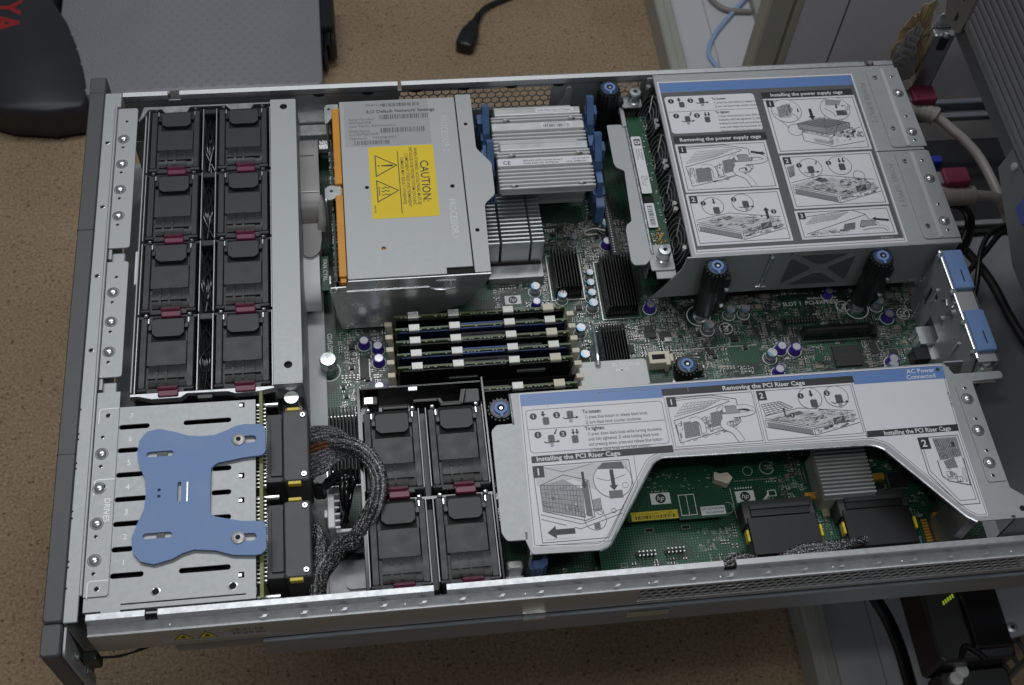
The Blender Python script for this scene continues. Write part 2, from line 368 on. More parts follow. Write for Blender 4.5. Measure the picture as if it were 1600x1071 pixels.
ROOT = {}
def thing(name, label, cat, at=(0,0,0), group=None, kind=None):
    o = bpy.data.objects.new(name, None); col.objects.link(o); o.empty_display_size = 0.01
    o.location = tuple(c*MM for c in at); o['label'] = label; o['category'] = cat
    if group: o['group'] = group
    if kind: o['kind'] = kind
    ROOT[o.name] = at; return o
def base_of(p):
    while p.parent: p = p.parent
    return ROOT[p.name]
def put(name, mesh, parent, loc=(0,0,0), rz=0, label=None):
    o = bpy.data.objects.new(name, mesh); col.objects.link(o); o.parent = parent
    o.location = tuple(c*MM for c in loc); o.rotation_euler = (0,0,rz)
    if label: o['label'] = label
    return o
SPLIT = {'crimp','crease','side_bracket','edge_trim','rail_stop','hinge_pin','spreader_rib','mounting_ear','guide_post','standoff','latch_pivot','corner_post','snap_clip','partition','stamped_recess','thumb_rest','stamped_bead','shield_finger','mounting_bracket','side_screw','guard_screw','spring_pin','front_frame','lid_edge','pin_header','rolled_edge','side_flange','rib'}
def islands(mb):
    par = list(range(len(mb.v)))
    def find(i):
        while par[i] != i: par[i] = par[par[i]]; i = par[i]
        return i
    for f in mb.f:
        a = find(f[0])
        for i in f[1:]: par[find(i)] = a
    groups = {}
    for f, mi in zip(mb.f, mb.mi): groups.setdefault(find(f[0]), []).append((f, mi))
    out = []
    for fl in groups.values():
        ids = sorted({i for f, _ in fl for i in f}); k = {i: n for n, i in enumerate(ids)}; b = MB()
        b.v = [mb.v[i] for i in ids]; used = sorted({mi for _, mi in fl}); b.mats = [mb.mats[u] for u in used]
        b.f = [tuple(k[i] for i in f) for f, _ in fl]; b.mi = [used.index(mi) for _, mi in fl]; out.append(b)
    return out
def part(name, mb, parent, smooth=False, bev=0, label=None, kind=None, angle=35, fix=True):
    if name in SPLIT and not kind:
        os_ = [put(name, b.mesh(name, base_of(parent), smooth, bev, angle, fix), parent, label=label) for b in islands(mb)]
        return os_[0]
    o = put(name, mb.mesh(name, base_of(parent), smooth, bev, angle, fix), parent, label=label)
    if kind: o['kind'] = kind
    return o
def solo(name, mb, label, cat, at, group=None, smooth=False, bev=0, angle=35):
    me = mb.mesh(name, at, smooth, bev, angle); o = bpy.data.objects.new(name, me); col.objects.link(o)
    o.location = tuple(c*MM for c in at); o['label'] = label; o['category'] = cat
    if group: o['group'] = group
    ROOT[o.name] = at; return o
def rel(parent, p):
    b = base_of(parent); return (p[0]-b[0], p[1]-b[1], p[2]-b[2])
def copy_thing(o, at, label, rz=None):
    c = o.copy(); col.objects.link(c); c.location = tuple(k*MM for k in at); c['label'] = label
    if rz is not None: c.rotation_euler[2] = rz
    ROOT[c.name] = at
    for ch in o.children:
        d = ch.copy(); col.objects.link(d); d.parent = c
        for g in ch.children:
            e = g.copy(); col.objects.link(e); e.parent = d
    return c
def rr(x0, y0, x1, y1, r, n=4):
    pts = []
    for cx, cy, a0 in ((x1-r,y0+r,-90),(x1-r,y1-r,0),(x0+r,y1-r,90),(x0+r,y0+r,180)):
        for i in range(n+1):
            a = R(a0+90*i/n); pts.append((cx+r*math.cos(a), cy+r*math.sin(a)))
    return pts
def circ(cx, cy, r, n=16): return [(cx+r*math.cos(2*math.pi*i/n), cy+r*math.sin(2*math.pi*i/n)) for i in range(n)]
def fillet(pts, rad, n=5):                                # round the corners of a polygon
    out = []; m = len(pts)
    for i, p in enumerate(pts):
        r = rad[i] if isinstance(rad, (list, tuple)) else rad
        a = Vector(pts[i-1]); b = Vector(p); c = Vector(pts[(i+1)%m])
        u = (a-b); w = (c-b)
        if r <= 0: out.append(tuple(b)); continue
        lu, lw = u.length, w.length; u.normalize(); w.normalize()
        th = math.acos(max(-1, min(1, u.dot(w))))
        d = min(r/math.tan(th/2), lu*0.49, lw*0.49)
        p0 = b+u*d; p2 = b+w*d
        for k in range(n+1):
            t = k/n; q = p0*(1-t)**2 + b*(2*t*(1-t)) + p2*t*t; out.append((q.x, q.y))
    return out
def spline(pts, n=8):
    P = [Vector(p) for p in pts]; P = [P[0]*2-P[1]] + P + [P[-1]*2-P[-2]]; out = []
    for i in range(1, len(P)-2):
        for k in range(n):
            t = k/n; a, b, c, d = P[i-1], P[i], P[i+1], P[i+2]
            out.append(tuple(0.5*((2*b) + (c-a)*t + (2*a-5*b+4*c-d)*t*t + (3*b-a-3*c+d)*t**3)))
    out.append(tuple(P[-2])); return out
# ================================================================== setting: carpet
g = MB('carpet'); g.box(-2600, -1600, -460, 2600, 3600, -450)
o = bpy.data.objects.new('carpet', g.mesh('carpet')); col.objects.link(o); o['kind'] = 'structure'; o['label'] = 'tan flecked carpet floor far below the open server'

# shared screw meshes -------------------------------------------------
def dome_mesh(r=3.5, h=2.4):
    m = MB('steel2')
    m.lathe(0, 0, [(r, 0), (r*0.98, h*0.28), (r*0.86, h*0.58), (r*0.62, h*0.84), (r*0.3, h*0.97), (0.05, h)], 18)
    return m.mesh('dome_screw', smooth=True, angle=60)
def ring_mesh(r=4.2):                                      # flat black ring, a thin dark outline round a dome
    m = MB('black'); m.ring(0, 0, r, 0.5, 0.05, 22); return m
DOME = dome_mesh()
def star_mesh(r=2.6, mt='sealbrass'):
    m = MB(mt); m.lathe(0, 0, [(r, 0), (r, 0.8), (r*0.85, 1.2), (0.05, 1.25)], 16)
    m.use('void'); m.disc(0, 0, r*0.42, 1.3, 6); return m.mesh('torx_screw', smooth=True)
STAR = star_mesh()
SRING = ring_mesh().mesh('screw_ring')
def hole_mesh(r, mt='void'):
    m = MB('steel2'); m.lathe(0, 0, [(r*1.5, -0.3), (r*1.5, 0.12), (r*1.2, 0.25), (r*1.05, 0.1)], 14)
    m.use(mt); m.disc(0, 0, r*1.06, 0.27, 14); return m.mesh('rivet_hole', smooth=True)
HOLE = hole_mesh(1.25); HOLES = hole_mesh(0.9); HOLEL = hole_mesh(2.1)

# ================================================================== server chassis
ch = thing('server_chassis', 'open galvanised steel server case with charcoal front bezel, pulled out of the rack', 'server case', (330, 222, 0))
m = MB('steel'); m.box(2, 12, 0, 660, 440, 1.2); m.box(150, 155, 10, 164, 431, 12); part('base_pan', m, ch)
m = MB('steel'); m.cbox(160, 10, 2, 191, 60, 3.4, 0.4); m.prism(rr(172, 37, 192, 48, 4), 3.4, 5.2); part('floor_tray', m, ch, smooth=True)
def near_prof(f=lambda y: y):
    return [(f(y), z) for y, z in ((4.4,85.6),(0.4,86),(-0.5,85.3),(-0.9,81.6),(-1.4,80.6),(-6.0,77.9),(-6.8,78.5),(-7.6,78.4),(-8.0,77.6),(-7.8,50),(-6.5,47),(12,44.5),(12,0),(13.2,0),(13.2,46),(-5.8,48.6),(-6.6,50.5),(-6.4,76.6),(-6.2,76.5),(-1.4,79.2),(0.2,80.4),(0.8,84.4),(3.4,84.8),(3.4,74),(4.4,74))]
mirror = lambda y: 443.2 - y
# near wall: the flange is broken by three notches
def wall_run(prof, cuts, x0, x1, low, mt='railsteel'):
    m = MB(mt); xs = [x0]
    for a, b in cuts: xs += [a, b]
    xs.append(x1)
    for i in range(0, len(xs), 2): m.extr(prof, xs[i], xs[i+1])
    for a, b in cuts: m.extr(low, a, b)
    return m
lowp = [(-0.9,81.6),(-1.4,80.6),(-6.0,77.9),(-6.8,78.5),(-7.6,78.4),(-8.0,77.6),(-7.8,50),(-6.5,47),(12,44.5),(12,0),(13.2,0),(13.2,46),(-5.8,48.6),(-6.6,50.5),(-6.4,76.6),(-6.2,76.5),(-1.4,79.2)]
def honey(x0, x1, z0, z1, y, th, pitch, open_=0.86, mt='steel'):
    m = MB(mt); ro = pitch/math.sqrt(3); ri = ro*open_; row = 0; z = z0
    def hx(r, cx, cz, y): return [(cx+r*math.cos(R(30+60*k)), y, cz+r*math.sin(R(30+60*k))) for k in range(6)]
    while z <= z1:
        x = x0 + (pitch/2 if row % 2 else 0)
        while x <= x1:
            vs = hx(ro, x, z, y) + hx(ri, x, z, y) + hx(ri, x, z, y+th); fs = []
            for k in range(6):
                j = (k+1) % 6; fs += [(k, j, 6+j, 6+k), (6+k, 6+j, 12+j, 12+k)]
            m.add(vs, fs); x += pitch
        z += pitch*0.866; row += 1
    return m
# near wall carries a grille between x 366 and 640, so that stretch is built round an opening
low_solid = near_prof()
m = wall_run(low_solid, [(49.5,57.5),(231,239.3)], 13.5, 366, lowp)
hp = [(4.4,85.6),(0.4,86),(-0.5,85.3),(-0.9,81.6),(-1.4,80.6),(-6.0,77.9),(-6.8,78.5),(-7.6,78.4),(-8.0,77.6),(-8.0,76),(-6.6,76),(-6.4,76.6),(-6.2,76.5),(-1.4,79.2),(0.2,80.4),(0.8,84.4),(3.4,84.8),(3.4,74),(4.4,74)]
hl = [(-0.9,81.6),(-1.4,80.6),(-6.0,77.9),(-6.8,78.5),(-7.6,78.4),(-8.0,77.6),(-8.0,76),(-6.6,76),(-6.4,76.6),(-6.2,76.5),(-1.4,79.2)]
bl = [(-7.8,55),(-7.8,50),(-6.5,47),(12,44.5),(12,0),(13.2,0),(13.2,46),(-5.8,48.6),(-6.6,50.5),(-6.6,55)]
m2 = wall_run(hp, [(422.1,430.8)], 366, 661, hl)
m.add(m2.v, m2.f); m.extr(bl, 366, 661)
m.box(641, -7.6, 54.9, 660.9, -6.7, 76.1)
part('side_wall', m, ch, smooth=True, angle=25)
part('vent_grille', honey(364, 642, 54.5, 74.5, -7.3, 0.9, 6.6, 0.80), ch)
m = MB('rackdark'); m.box(366, 2, 46.5, 640, 2.6, 80); part('grille_backing', m, ch)  # dark sheet standing behind the grille openings
# far wall: rim, then an inner face with a honeycomb window
f = mirror
rim = [(f(y), z) for y, z in ((4.4,85.6),(0.4,86),(-0.5,85.3),(-0.9,81.6),(-1.4,80.6),(-6.0,77.9),(-6.8,78.5),(-7.6,78.4),(-8.0,77.6),(-7.8,50),(-6.6,50),(-6.4,76.6),(-6.2,76.5),(-1.4,79.2),(0.2,80.4),(0.8,84.4),(3.4,84.8),(3.4,79),(4.4,79))]
rimw = [(f(y), z) for y, z in ((4.4,85.6),(0.4,86),(-0.5,85.3),(-0.9,81.6),(-1.4,80.6),(-6.0,77.9),(-6.8,78.5),(-7.6,78.4),(-8.0,77.6),(-6.4,76.6),(-6.2,76.5),(-1.4,79.2),(0.2,80.4),(0.8,84.4),(3.4,84.8),(3.4,79),(4.4,79))]
m = MB('railsteel'); m.extr(rim, 13.5, 48.8); m.extr(rim, 58.3, 228); m.extr(rimw, 228, 235); m.extr(rimw, 238, 446); m.extr(rim, 446, 636); m.extr(rim, 644, 661)
inn = [(13.5,2),(661,2),(661,79.5),(13.5,79.5)]
win = [[(236,52),(364,52),(364,77),(236,77)],[(421,58),(441,58),(441,77),(421,77)]]
m.prism(inn, f(4.4), f(3.4), win, ax='xz')
m.prism([(13.5,0.5),(661,0.5),(661,40),(13.5,40)], f(12.5), f(11.7), ax='xz')
part('side_wall', m, ch, smooth=True, angle=25)
hc = honey(233, 367, 50.5, 78, f(4.0), 0.7, 7.0, 0.86, 'steel2'); part('vent_grille', hc, ch)
hc = honey(418, 444, 56.5, 79, f(4.0), 0.7, 7.0, 0.86, 'steel2'); part('vent_grille', hc, ch)
m = MB('steel2'); m.cbox(140, 426, 30, 178, 438.4, 44, 1.2); m.cbox(140, 421, 26, 178, 427, 31, 0.8); part('wall_step', m, ch, bev=0.4)
# scalloped cut-outs below the far rim, and the clear tab beyond the regulators
m = MB('void')
for x in range(170, 640, 40):
    m.prism([(x-5,79),(x-3.5,77.2),(x,76.4),(x+3.5,77.2),(x+5,79)], f(4.9), f(4.45), ax='xz')
part('scallop', m, ch, kind='stuff')
m = MB('clear'); m.prism(fillet([(367,52),(376,50),(381,58),(381,80),(376,80),(375,70)], 2.5), f(10), f(8.6), ax='xz'); part('clear_tab', m, ch, smooth=True)
DIMP = MB('steeldark'); DIMP.prism([(-3.2,-1.4),(-1.2,-1.0),(0.2,1.6),(2.6,0.6),(1.2,-1.3)], 0, 0.7); DIMP = DIMP.mesh('ledge_dimple')
for i in range(20): put('ledge_dimple', DIMP, ch, rel(ch, (122.6+25.35*i, -3.6, 79.2)))
DOT = MB('embossed'); DOT.lathe(0, 0, [(0.8,0),(0.6,0.5),(0.05,0.7)], 8); DOT = DOT.mesh('ledge_rivet', smooth=True)
for x in (64, 165, 212, 248, 290, 372, 420, 497, 545, 622): put('ledge_rivet', DOT, ch, rel(ch, (x, -4.2, 78.9)))
# front strip with its bent-up edge, screw plates, rivets
m = MB('steel'); m.prism([(0,0),(8.7,0),(8.7,428),(12.9,428),(12.9,443),(0,443)], 84.6, 86); m.prism([(8.7,17),(10.4,17),(10.4,428),(8.7,428)], 84.0, 86.5)
m.box(0, 0, 3, 1.2, 443, 84.6); part('front_strip', m, ch, bev=0.35)
PLATE = None
for y0, y1 in ((289, 427.6), (177.2, 276.4)):
    m = MB('steel'); m.prism(fillet([(10.6,y0),(26,y0),(26,y1),(10.6,y1)], [0,2.5,2.5,0]), 82.6, 84); m.box(10.6, y0-9, 74, 13, y1, 82.6)
    m.cbox(12, y0-10.5, 74, 22, y0-1, 79, 0.8)
    pl = part('screw_plate', m, ch, bev=0.3)
    if y0 > 280: ys = [395.4, 370, 344.6, 319.2, 298.2]
    else: ys = [248.9, 223.5, 198.1]
    for y in ys[:4]:
        put('dome_screw', DOME, pl, rel(ch, (16.2, y, 84))); put('screw_ring', SRING, pl, rel(ch, (16.2, y, 84.02)))
        put('rivet_hole', HOLES, pl, rel(ch, (16.2, y-8.6, 84)))
    put('rivet_hole', HOLES, pl, rel(ch, (18, y1-14, 84)))
for y in (390.5, 326.9, 262.9, 199.0): put('rivet_hole', HOLE, ch, rel(ch, (4.4, y, 86)))
m = MB('void')
for y in (110,106,75,70,40,36,22,128,132,151): m.box(-0.1, y, 85.4, 1.0, y+1.4, 86.06)
part('edge_slot', m, ch, kind='stuff')
# bezel and ears
m = MB('bezel'); m.cbox(-13, 1.2, -2, -0.4, 461.5, 85.6, 1.4); bz = part('bezel', m, ch)
m = MB('bezel'); m.cbox(-13, -20.5, -2, -0.4, 0.6, 85.6, 1.4); part('bezel_cap', m, ch)
m = MB('bezel'); m.cbox(-13, 443.4, -2, -0.2, 461.6, 86.0, 1.2); part('bezel_cap', m, ch)
m = MB('void'); m.box(-13.1, 306, -2, -0.5, 306.5, 85.75); m.box(-13.1, 118, -2, -0.5, 118.3, 85.72); part('bezel_seam', m, ch)
m = MB('steel'); m.prism(fillet([(-19.5,0),(-7,0),(-7,46),(-1,82),(-19.5,82)], [0,0,2,0,4]), 0.2, 1.6, [circ(-11,58,2.2,10), rr(-10.5,26,-6.8,46,1)], ax='yz')
ear = part('rack_ear', m, ch)
m = MB('black'); m.cbox(1.8, -11, 27, 12, -4, 44, 1); m.use('steel2'); m.box(1.6, -10, 40, 9, -7, 42); m.box(2, -14, 6, 3.4, -10.5, 28); m.tube([(2.2,-12.5,57),(4.2,-12.5,57)], 1.6, 10); part('ear_latch', m, ch, bev=0.3)
m = MB('black'); m.tube(spline([(10,-7,38),(22,-8.5,40),(40,-6,42),(58,0,43)], 6), 0.8, 6); m.tube(spline([(10,-7,36),(26,-8,38),(44,-3,41)], 6), 0.6, 6); part('ear_wire', m, ch, smooth=True)
# warning sticker on the near wall
st = MB('greylabel'); zz = -7.9
def wallmap(p): return (p[0], -7.9-p[2], p[1])
st.T = wallmap; st.rect(56, 56, 125, 77, 0)
for cx in (70, 85):
    st.use('caution'); st.poly([(cx-6,60),(cx+6,60),(cx,71)], 0.08); st.use('ink'); st.poly([(cx-2,62),(cx+2,62),(cx+0.3,68)], 0.14); st.line([(cx-6,60),(cx+6,60),(cx,71)], 0.7, 0.12, True)
st.use('inkline'); st.text('18-31 kg', 100, 67.5, 0.08, 6, bold=0.01); st.text('39-69 lbs', 100, 60.5, 0.08, 6, bold=0.01)
part('warning_sticker', st, ch)

# slide rail under the near side
rl = thing('slide_rail', 'dark steel slide rail running along below the near side of the case', 'rail', (380, -8, 30))
m = MB('rail'); m.extr([(-9,44),(2,44),(2,41),(-6,40),(-6,24),(2,23),(2,18),(-9,18)], 118, 720); part('outer_rail', m, rl, bev=0.4)
m = MB('rail'); m.extr([(-4,38),(9,38),(9,26),(-4,26)], 60, 712); part('inner_rail', m, rl, bev=0.5)
m = MB('sealbrass'); m.cbox(290, -9.8, 41, 306, -5, 44.6, 0.5); m.cbox(362, -9.6, 30, 392, -9, 39, 0.3); part('rail_stop', m, rl)
# ================================================================== drive cage with its blue bracket
dc = thing('drive_cage', 'slotted bare steel drive cage with blue release bracket at the front corner', 'drive cage', (72, 80, 10))
slots = []
def slot(x0, x1, y, h=3.8): return rr(x0, y-h/2, x1, y+h/2, h*0.46, 3)
for y, x1 in ((136.8,46.8),(119,40),(100.6,44.7),(82.7,47.2),(65.1,43.8),(47.3,39.8),(29.3,47.4)): slots.append(slot(26.4, x1, y))
for y, x0 in ((100.2,89.6),(82.4,89.2),(64.4,88.8)): slots.append(slot(x0, 102.2, y))
slots += [slot(69.5,101.8,136.9), slot(69.5,102.2,29.2)]
sq = [rr(107.2,y-2,110.8,y+2,0.3,1) for y in (147.9,129.6,111.5,93.7,75.6,57.6,41,23.1)]
m = MB('steel'); m.prism([(11,6.5),(118.2,6.5),(118.2,151.5),(25.5,152.5),(25.5,158),(11,158)], 82.4, 83.8, slots+sq)
m.box(11, 6.5, 8, 118, 7.7, 82.4); m.box(25, 150.8, 8, 118, 152, 82.4)
cov = part('cover_plate', m, dc)
m = MB('void'); m.box(14, 10, 70, 117, 150, 71); part('slot_backing', m, dc)  # flat black sheet below the slots, in place of a bay interior
m = MB('steel2')
for y in (147.9,129.6,111.5,93.7,75.6,57.6,41,23.1): m.box(107.2, y-0.9, 80.5, 109.2, y+0.9, 83.6)
part('spring_tab', m, dc, kind='stuff')
m = MB('steel'); m.prism(fillet([(10.8,16),(26.2,16),(26.2,164.5),(10.8,164.5)], [0,2.5,0,0]), 83.82, 85.0); part('mounting_strip', m, dc, bev=0.25)
for y in (116.9, 91.4, 66, 40.5):
    put('dome_screw', DOME, dc, rel(dc, (16.3, y, 85))); put('screw_ring', SRING, dc, rel(dc, (16.3, y, 85.03)))
for y in (57, 31.5, 107.5, 129.5): put('rivet_hole', HOLES, dc, rel(dc, (16.3, y, 85)))
for y in (145.9, 92.2, 21.0): put('rivet_hole', HOLE, dc, rel(dc, (19, y, 85)))
m = MB('emboss2')
for y in (145.9, 92.2, 21.0): m.line([(26,y+5.5),(14.5,y+5.5),(13,y+4),(13,y-6)], 0.6, 85.04)
m.text('DRIVES', 20.2, 84, 85.03, 5.5, rot=-90, bold=0.004); 
for k, y in enumerate((146,128,110,92,74,56.5,38.5)): m.text(str(7-k), 33, y-2.4, 83.86, 5.5)
part('embossing', m, dc)
put('rivet_hole', HOLEL, dc, rel(dc, (103.5, 16.1, 83.8))); put('rivet_hole', HOLEL, dc, rel(dc, (55.3, 16.6, 83.8)))
m = MB('steel'); m.prism([(13,9.6),(118.5,9.6),(118.5,14.5),(70,14.3),(30,13.9),(13,13)], 82.2, 82.39); m.box(13, 3.8, 78, 118, 5, 80.5); m.box(22, 5, 81.2, 34, 9, 83.95); part('edge_flange', m, dc)
m = MB('void'); m.box(34, 9.5, 83.7, 112, 10.4, 83.95); part('edge_gap', m, dc)
blue = fillet([(41.1,124),(46,130.5),(53.5,131.9),(63.5,129.1),(73,125.3),(82.1,124.0),(91,124.3),(99.1,127.0),(104.5,129.8),(110.5,130.9),(122.0,130.4),(125.2,127),(125.3,109),(123,106.3),(110.5,105.6),(93,102.8),(89.1,99.3),(88.9,66.3),(92.4,63.7),(109.2,59.2),(122.5,58.2),(125.3,55.5),(125.3,38),(122,35),(117.5,34.6),(103.8,36),(92.8,40.1),(79.0,41.9),(72,40),(65.6,36.6),(54.1,33.9),(45.5,36.5),(40.5,43),(39.2,53),(42.5,63),(46.4,73.0),(47.2,84),(46,95),(41.5,106),(40.2,114)], 3, 3)
hs = [slot(46.3,65,53.6,4.0), slot(46.3,64,112.8,4.0), slot(102.5,119,47.5,5.4), slot(102.5,119,119.2,5.4), rr(67.5,76.5,69.8,90.8,0.4,1), rr(54.6,85,56.6,87,0.3,1), rr(54.6,80.4,56.6,82.4,0.3,1)]
m = MB('blue'); m.prism(blue, 85.1, 87.0, hs); br = part('release_bracket', m, dc, bev=0.3)
m = MB('embossed'); m.box(73.5, 76.2, 86.9, 74.3, 90.2, 87.12); part('raised_bar', m, br)
m = MB('steel'); m.box(44, 51, 84.0, 66, 56, 84.7); m.box(44, 110, 84.0, 66, 115, 84.7); m.use('black'); m.box(55, 52, 84.7, 60, 55.5, 86.2); m.box(53, 111, 84.7, 60, 114.6, 86.2); part('guide_post', m, br)
for y in (47.4, 119.2):
    put('pan_screw', star_mesh(4.4, 'clipsteel'), br, rel(dc, (107.2, y, 87)))
# backplane standing behind the cage
m = MB('bpboard'); m.box(120.3, 8, 12, 122.6, 160, 80); bpb = part('backplane_board', m, dc)
m = MB('solder')
for y0, y1 in ((20,48),(56,80),(88,112),(118,148)):
    y = y0
    while y < y1:
        m.box(117.6, y, 74, 120.2, y+0.9, 75); m.box(122.7, y+1, 70, 124.2, y+1.9, 75); y += 2.9
part('solder_pin', m, bpb, kind='stuff')
m = MB('steel2')
for y in (13, 84, 156): m.cyl(y, 66, 116, 132, 1.9, 10, ax='x')
part('standoff', m, dc, smooth=True)

# ================================================================== connector blocks beside the cage
def conn_block(y0, y1, label):
    t = thing('drive_connector', label, 'connector', (138, (y0+y1)/2, 40), 'drive connectors beside the drive cage')
    m = MB('conn2'); m.cbox(123.2, y0, 30, 135.4, y1, 70.5, 0.8); m.cbox(127, y0+4, 70.5, 135, y1-4, 72, 0.5); part('socket', m, t)
    m = MB('conn'); m.cbox(135.5, y0-0.8, 32, 153.2, y1+0.8, 73, 1.3); hd = part('hood', m, t)
    for y in (y0+3.5, y1-3.5): put('torx_screw', star_mesh(2.0), hd, rel(t, (149.6, y, 73)))
    for y, s in ((y0-3.2, 1), (y1+1.0, 1)):
        m = MB('yellow'); m.cbox(138.6, y, 68.5, 147.4, y+2.4, 72.6, 0.4)
        for k in range(5): m.box(139.4+1.6*k, y+0.2, 72.6, 140.1+1.6*k, y+2.2, 72.8)
        part('latch_tab', m, t)
    m = MB('solder'); y = y0+5
    while y < y1-5: m.box(123.9, y, 70.4, 124.5, y+0.5, 71.2); y += 1.6
    part('contact_pin', m, t, kind='stuff')
conn_block(93, 146, 'dark grey drive connector hood farther from the near wall, with wires fanning out of it')
conn_block(23.5, 76.5, 'dark grey drive connector hood nearer the near wall, with a dark braided loop behind it')

# ================================================================== fan walls and fan modules
def make_fan(at, label):
    t = thing('fan_module', label, 'fan', at, 'hot swap fan modules')
    def X(mb):
        bx, by, bz = at; mb.T = lambda p: (p[0]+bx, p[1]+by, p[2]+bz); return mb
    W = 40.6
    m = X(MB('fan')); m.cbox(1.2, -63.6, 8, W-1.2, 0, 75.2, 0.8)
    m.cbox(1.2, -60.5, 75.2, 6.2, -1.2, 77.6, 0.8); m.cbox(W-6.2, -60.5, 75.2, W-1.2, -1.2, 77.6, 0.8)
    m.cbox(6.2, -42, 75.2, W-6.2, -21.2, 76.9, 0.7)
    part('housing', m, t)
    m = X(MB('fan')); m.tube([(1.0,-61,75.4),(7.0,-61,75.4)], 1.9, 12); m.tube([(W-7.4,-61,75.4),(W-1.0,-61,75.4)], 1.9, 12); part('hinge_pin', m, t, smooth=True)
    m = X(MB('void')); m.box(8.6, -20.5, 75.2, 33.0, -4, 75.5); m.box(9, -4, 60, 33, 0.3, 75.9); part('latch_recess', m, t)
    m = X(MB('fanlatch')); m.prism(fillet([(9.6,-3.6),(32.2,-3.6),(32.2,-15.5),(29.4,-18.4),(12.6,-18.4),(9.6,-15.5)], [2.5,2.5,2,3,3,2]), 75.6, 78.9)
    la = part('latch', m, t, bev=0.6, smooth=True, angle=30)
    m = X(MB('black')); m.cbox(6.6, -12.5, 74, 9.4, -8.5, 78.6, 0.4); m.cbox(32.4, -11.5, 74, 35.4, -7.5, 78.6, 0.4); m.use('steel2'); m.box(6.4,-6.4,77,7.2,-2.4,78.2); m.box(34.8,-6.4,77,35.6,-2.4,78.2)
    part('latch_pivot', m, la)
    # finger rest: curved ribs
    m = X(MB('fan'))
    arc = [(-59.2,75.2),(-59.0,76.4),(-57.2,77.6),(-53,78.5),(-48.5,78.4),(-44.4,77.5),(-41.4,76.4),(-41.4,75.2)]
    m.prism(arc, 8.2, 29.5, ax='yz'); m.prism([(y*1.0, 75.2+(z-75.2)*0.8) for y, z in arc], 29.6, 35.2, ax='yz')
    rest = part('finger_rest', m, t, smooth=True, angle=30)
    m = X(MB('fan'))
    for x in (13.4, 20.0): m.prism([(y, z+1.0) for y, z in arc], x, x+1.7, ax='yz')
    m.box(8.2, -53.8, 78.2, 33.5, -52.4, 79.6)
    part('rib', m, rest)
    m = X(MB('maroon')); m.cbox(14.6, -62.6, 74, 29.4, -59.4, 79.4, 1.3); m.cbox(15.6, -68.4, 73, 29.8, -63.6, 79.4, 0.8); m.box(15.4,-64,72,29.4,-62,77.4); part('release_tab', m, t)
    m = X(MB('black')); m.cbox(3, -1.5, 74.8, 6.4, 2.2, 78, 0.5); m.cbox(W-6.4, -1.5, 74.8, W-3, 2.2, 78, 0.5); m.use('steel2'); m.box(4.2,0.4,78,5.4,1.2,78.4); m.box(W-5.6,0.3,78,W-4.4,1.1,78.4); part('corner_post', m, t)
    return t
rows = ['first from the far wall', 'second from the far wall', 'third from the far wall', 'fourth from the far wall']
fan0 = None
for c, (x, cn) in enumerate(((34.6, 'column beside the screw plates'), (88.0, 'column beside the steel cover strip'))):
    for r in range(4):
        lb = 'fan module in the %s, %s' % (cn, rows[r])
        at = (x, 429.5-66.5*r, 0)
        if fan0 is None: fan0 = make_fan(at, lb)
        else: copy_thing(fan0, at, lb)
for (x, y, lb) in ((190.6, 139.0, 'fan module beside the fanned out wires, next to the memory modules'), (235.6, 139.0, 'fan module beside the blue topped knob near the riser cage'),
                   (190.6, 70.5, 'fan module by the near wall, beside the thick braided cable'), (235.6, 70.5, 'fan module by the near wall, beside the riser cage flap')):
    copy_thing(fan0, (x, y, 0), lb)

fw = thing('fan_wall', 'steel fan wall frame with wide cover strip around eight fan modules', 'fan frame', (82, 298, 6))
m = MB('steel'); m.prism(fillet([(130.6,164.6),(151,164.6),(151,432),(130.6,432)], [0,1.5,1.5,0]), 80.8, 82.4, [circ(141.2,424,3.0), circ(141,179,3.0)])
m.box(149.6, 165, 8, 151, 432, 80.8); m.box(130.6, 163.4, 62, 151, 164.6, 82.4); part('cover_strip', m, fw, bev=0.3)
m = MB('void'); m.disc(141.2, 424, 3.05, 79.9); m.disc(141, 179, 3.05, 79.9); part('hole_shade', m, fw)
for x in (33.4, 76.4, 86.8, 129.2):
    for r in range(4):
        y1 = 430-66.5*r; m = MB('psuwall'); m.box(x, y1-64.5, 10, x+0.6, y1-0.5, 77.4); part('divider', m, fw)
m = MB('steel'); m.box(30.6, 168, 10, 31.4, 428, 76); part('divider', m, fw)
m = MB('steeldark'); m.prism([(33,430.5),(43,430.5),(46,426.5),(64,427),(66,432),(94,432),(98,427.4),(115,427.8),(117,432),(131,432),(131,433.4),(29,433.4),(27,424),(24,419),(26,418),(30,424)], 76.5, 78.4)
m.prism([(31,163.5),(36,163.5),(46,160.5),(66,160.5),(70,163.5),(98,163),(104,160.8),(120,161.3),(130,163),(151,163.4),(151,165),(31,165.6)], 72, 78); part('end_rail', m, fw, bev=0.3)
m = MB('black'); m.box(76.6, 165, 6, 87.6, 431, 60); 
for r in range(5): m.cbox(76.8, 429-66.5*r-3.6, 30, 88, 429-66.5*r+1.5, 76, 0.8)
for r in range(4): m.cbox(34, 429.5-66.5*r-66.6, 60, 129, 429.5-66.5*r-64.2, 74.4, 0.4)
part('partition', m, fw)
m = MB('steel2'); m.cyl(142, 158, 55, 72, 5.0, 14); m.cyl(142,158,50,55,6.2,14); part('thumb_screw', m, fw, smooth=True)
m = MB('pcb'); m.box(24, 160, 28, 34, 432, 29.5); fb = part('fan_board', m, fw)
m = MB('silkdim'); rr_ = random.Random(3)
for k in range(60): 
    y = rr_.uniform(165, 420); m.rect(26.4+rr_.random()*4, y, 27.0+rr_.random()*5, y+rr_.uniform(.5,2), 29.6)
part('print_mark', m, fb, kind='stuff')
m = MB('white'); m.box(28.4, 262, 66, 30.2, 292, 74); part('barcode_strip', m, fw)
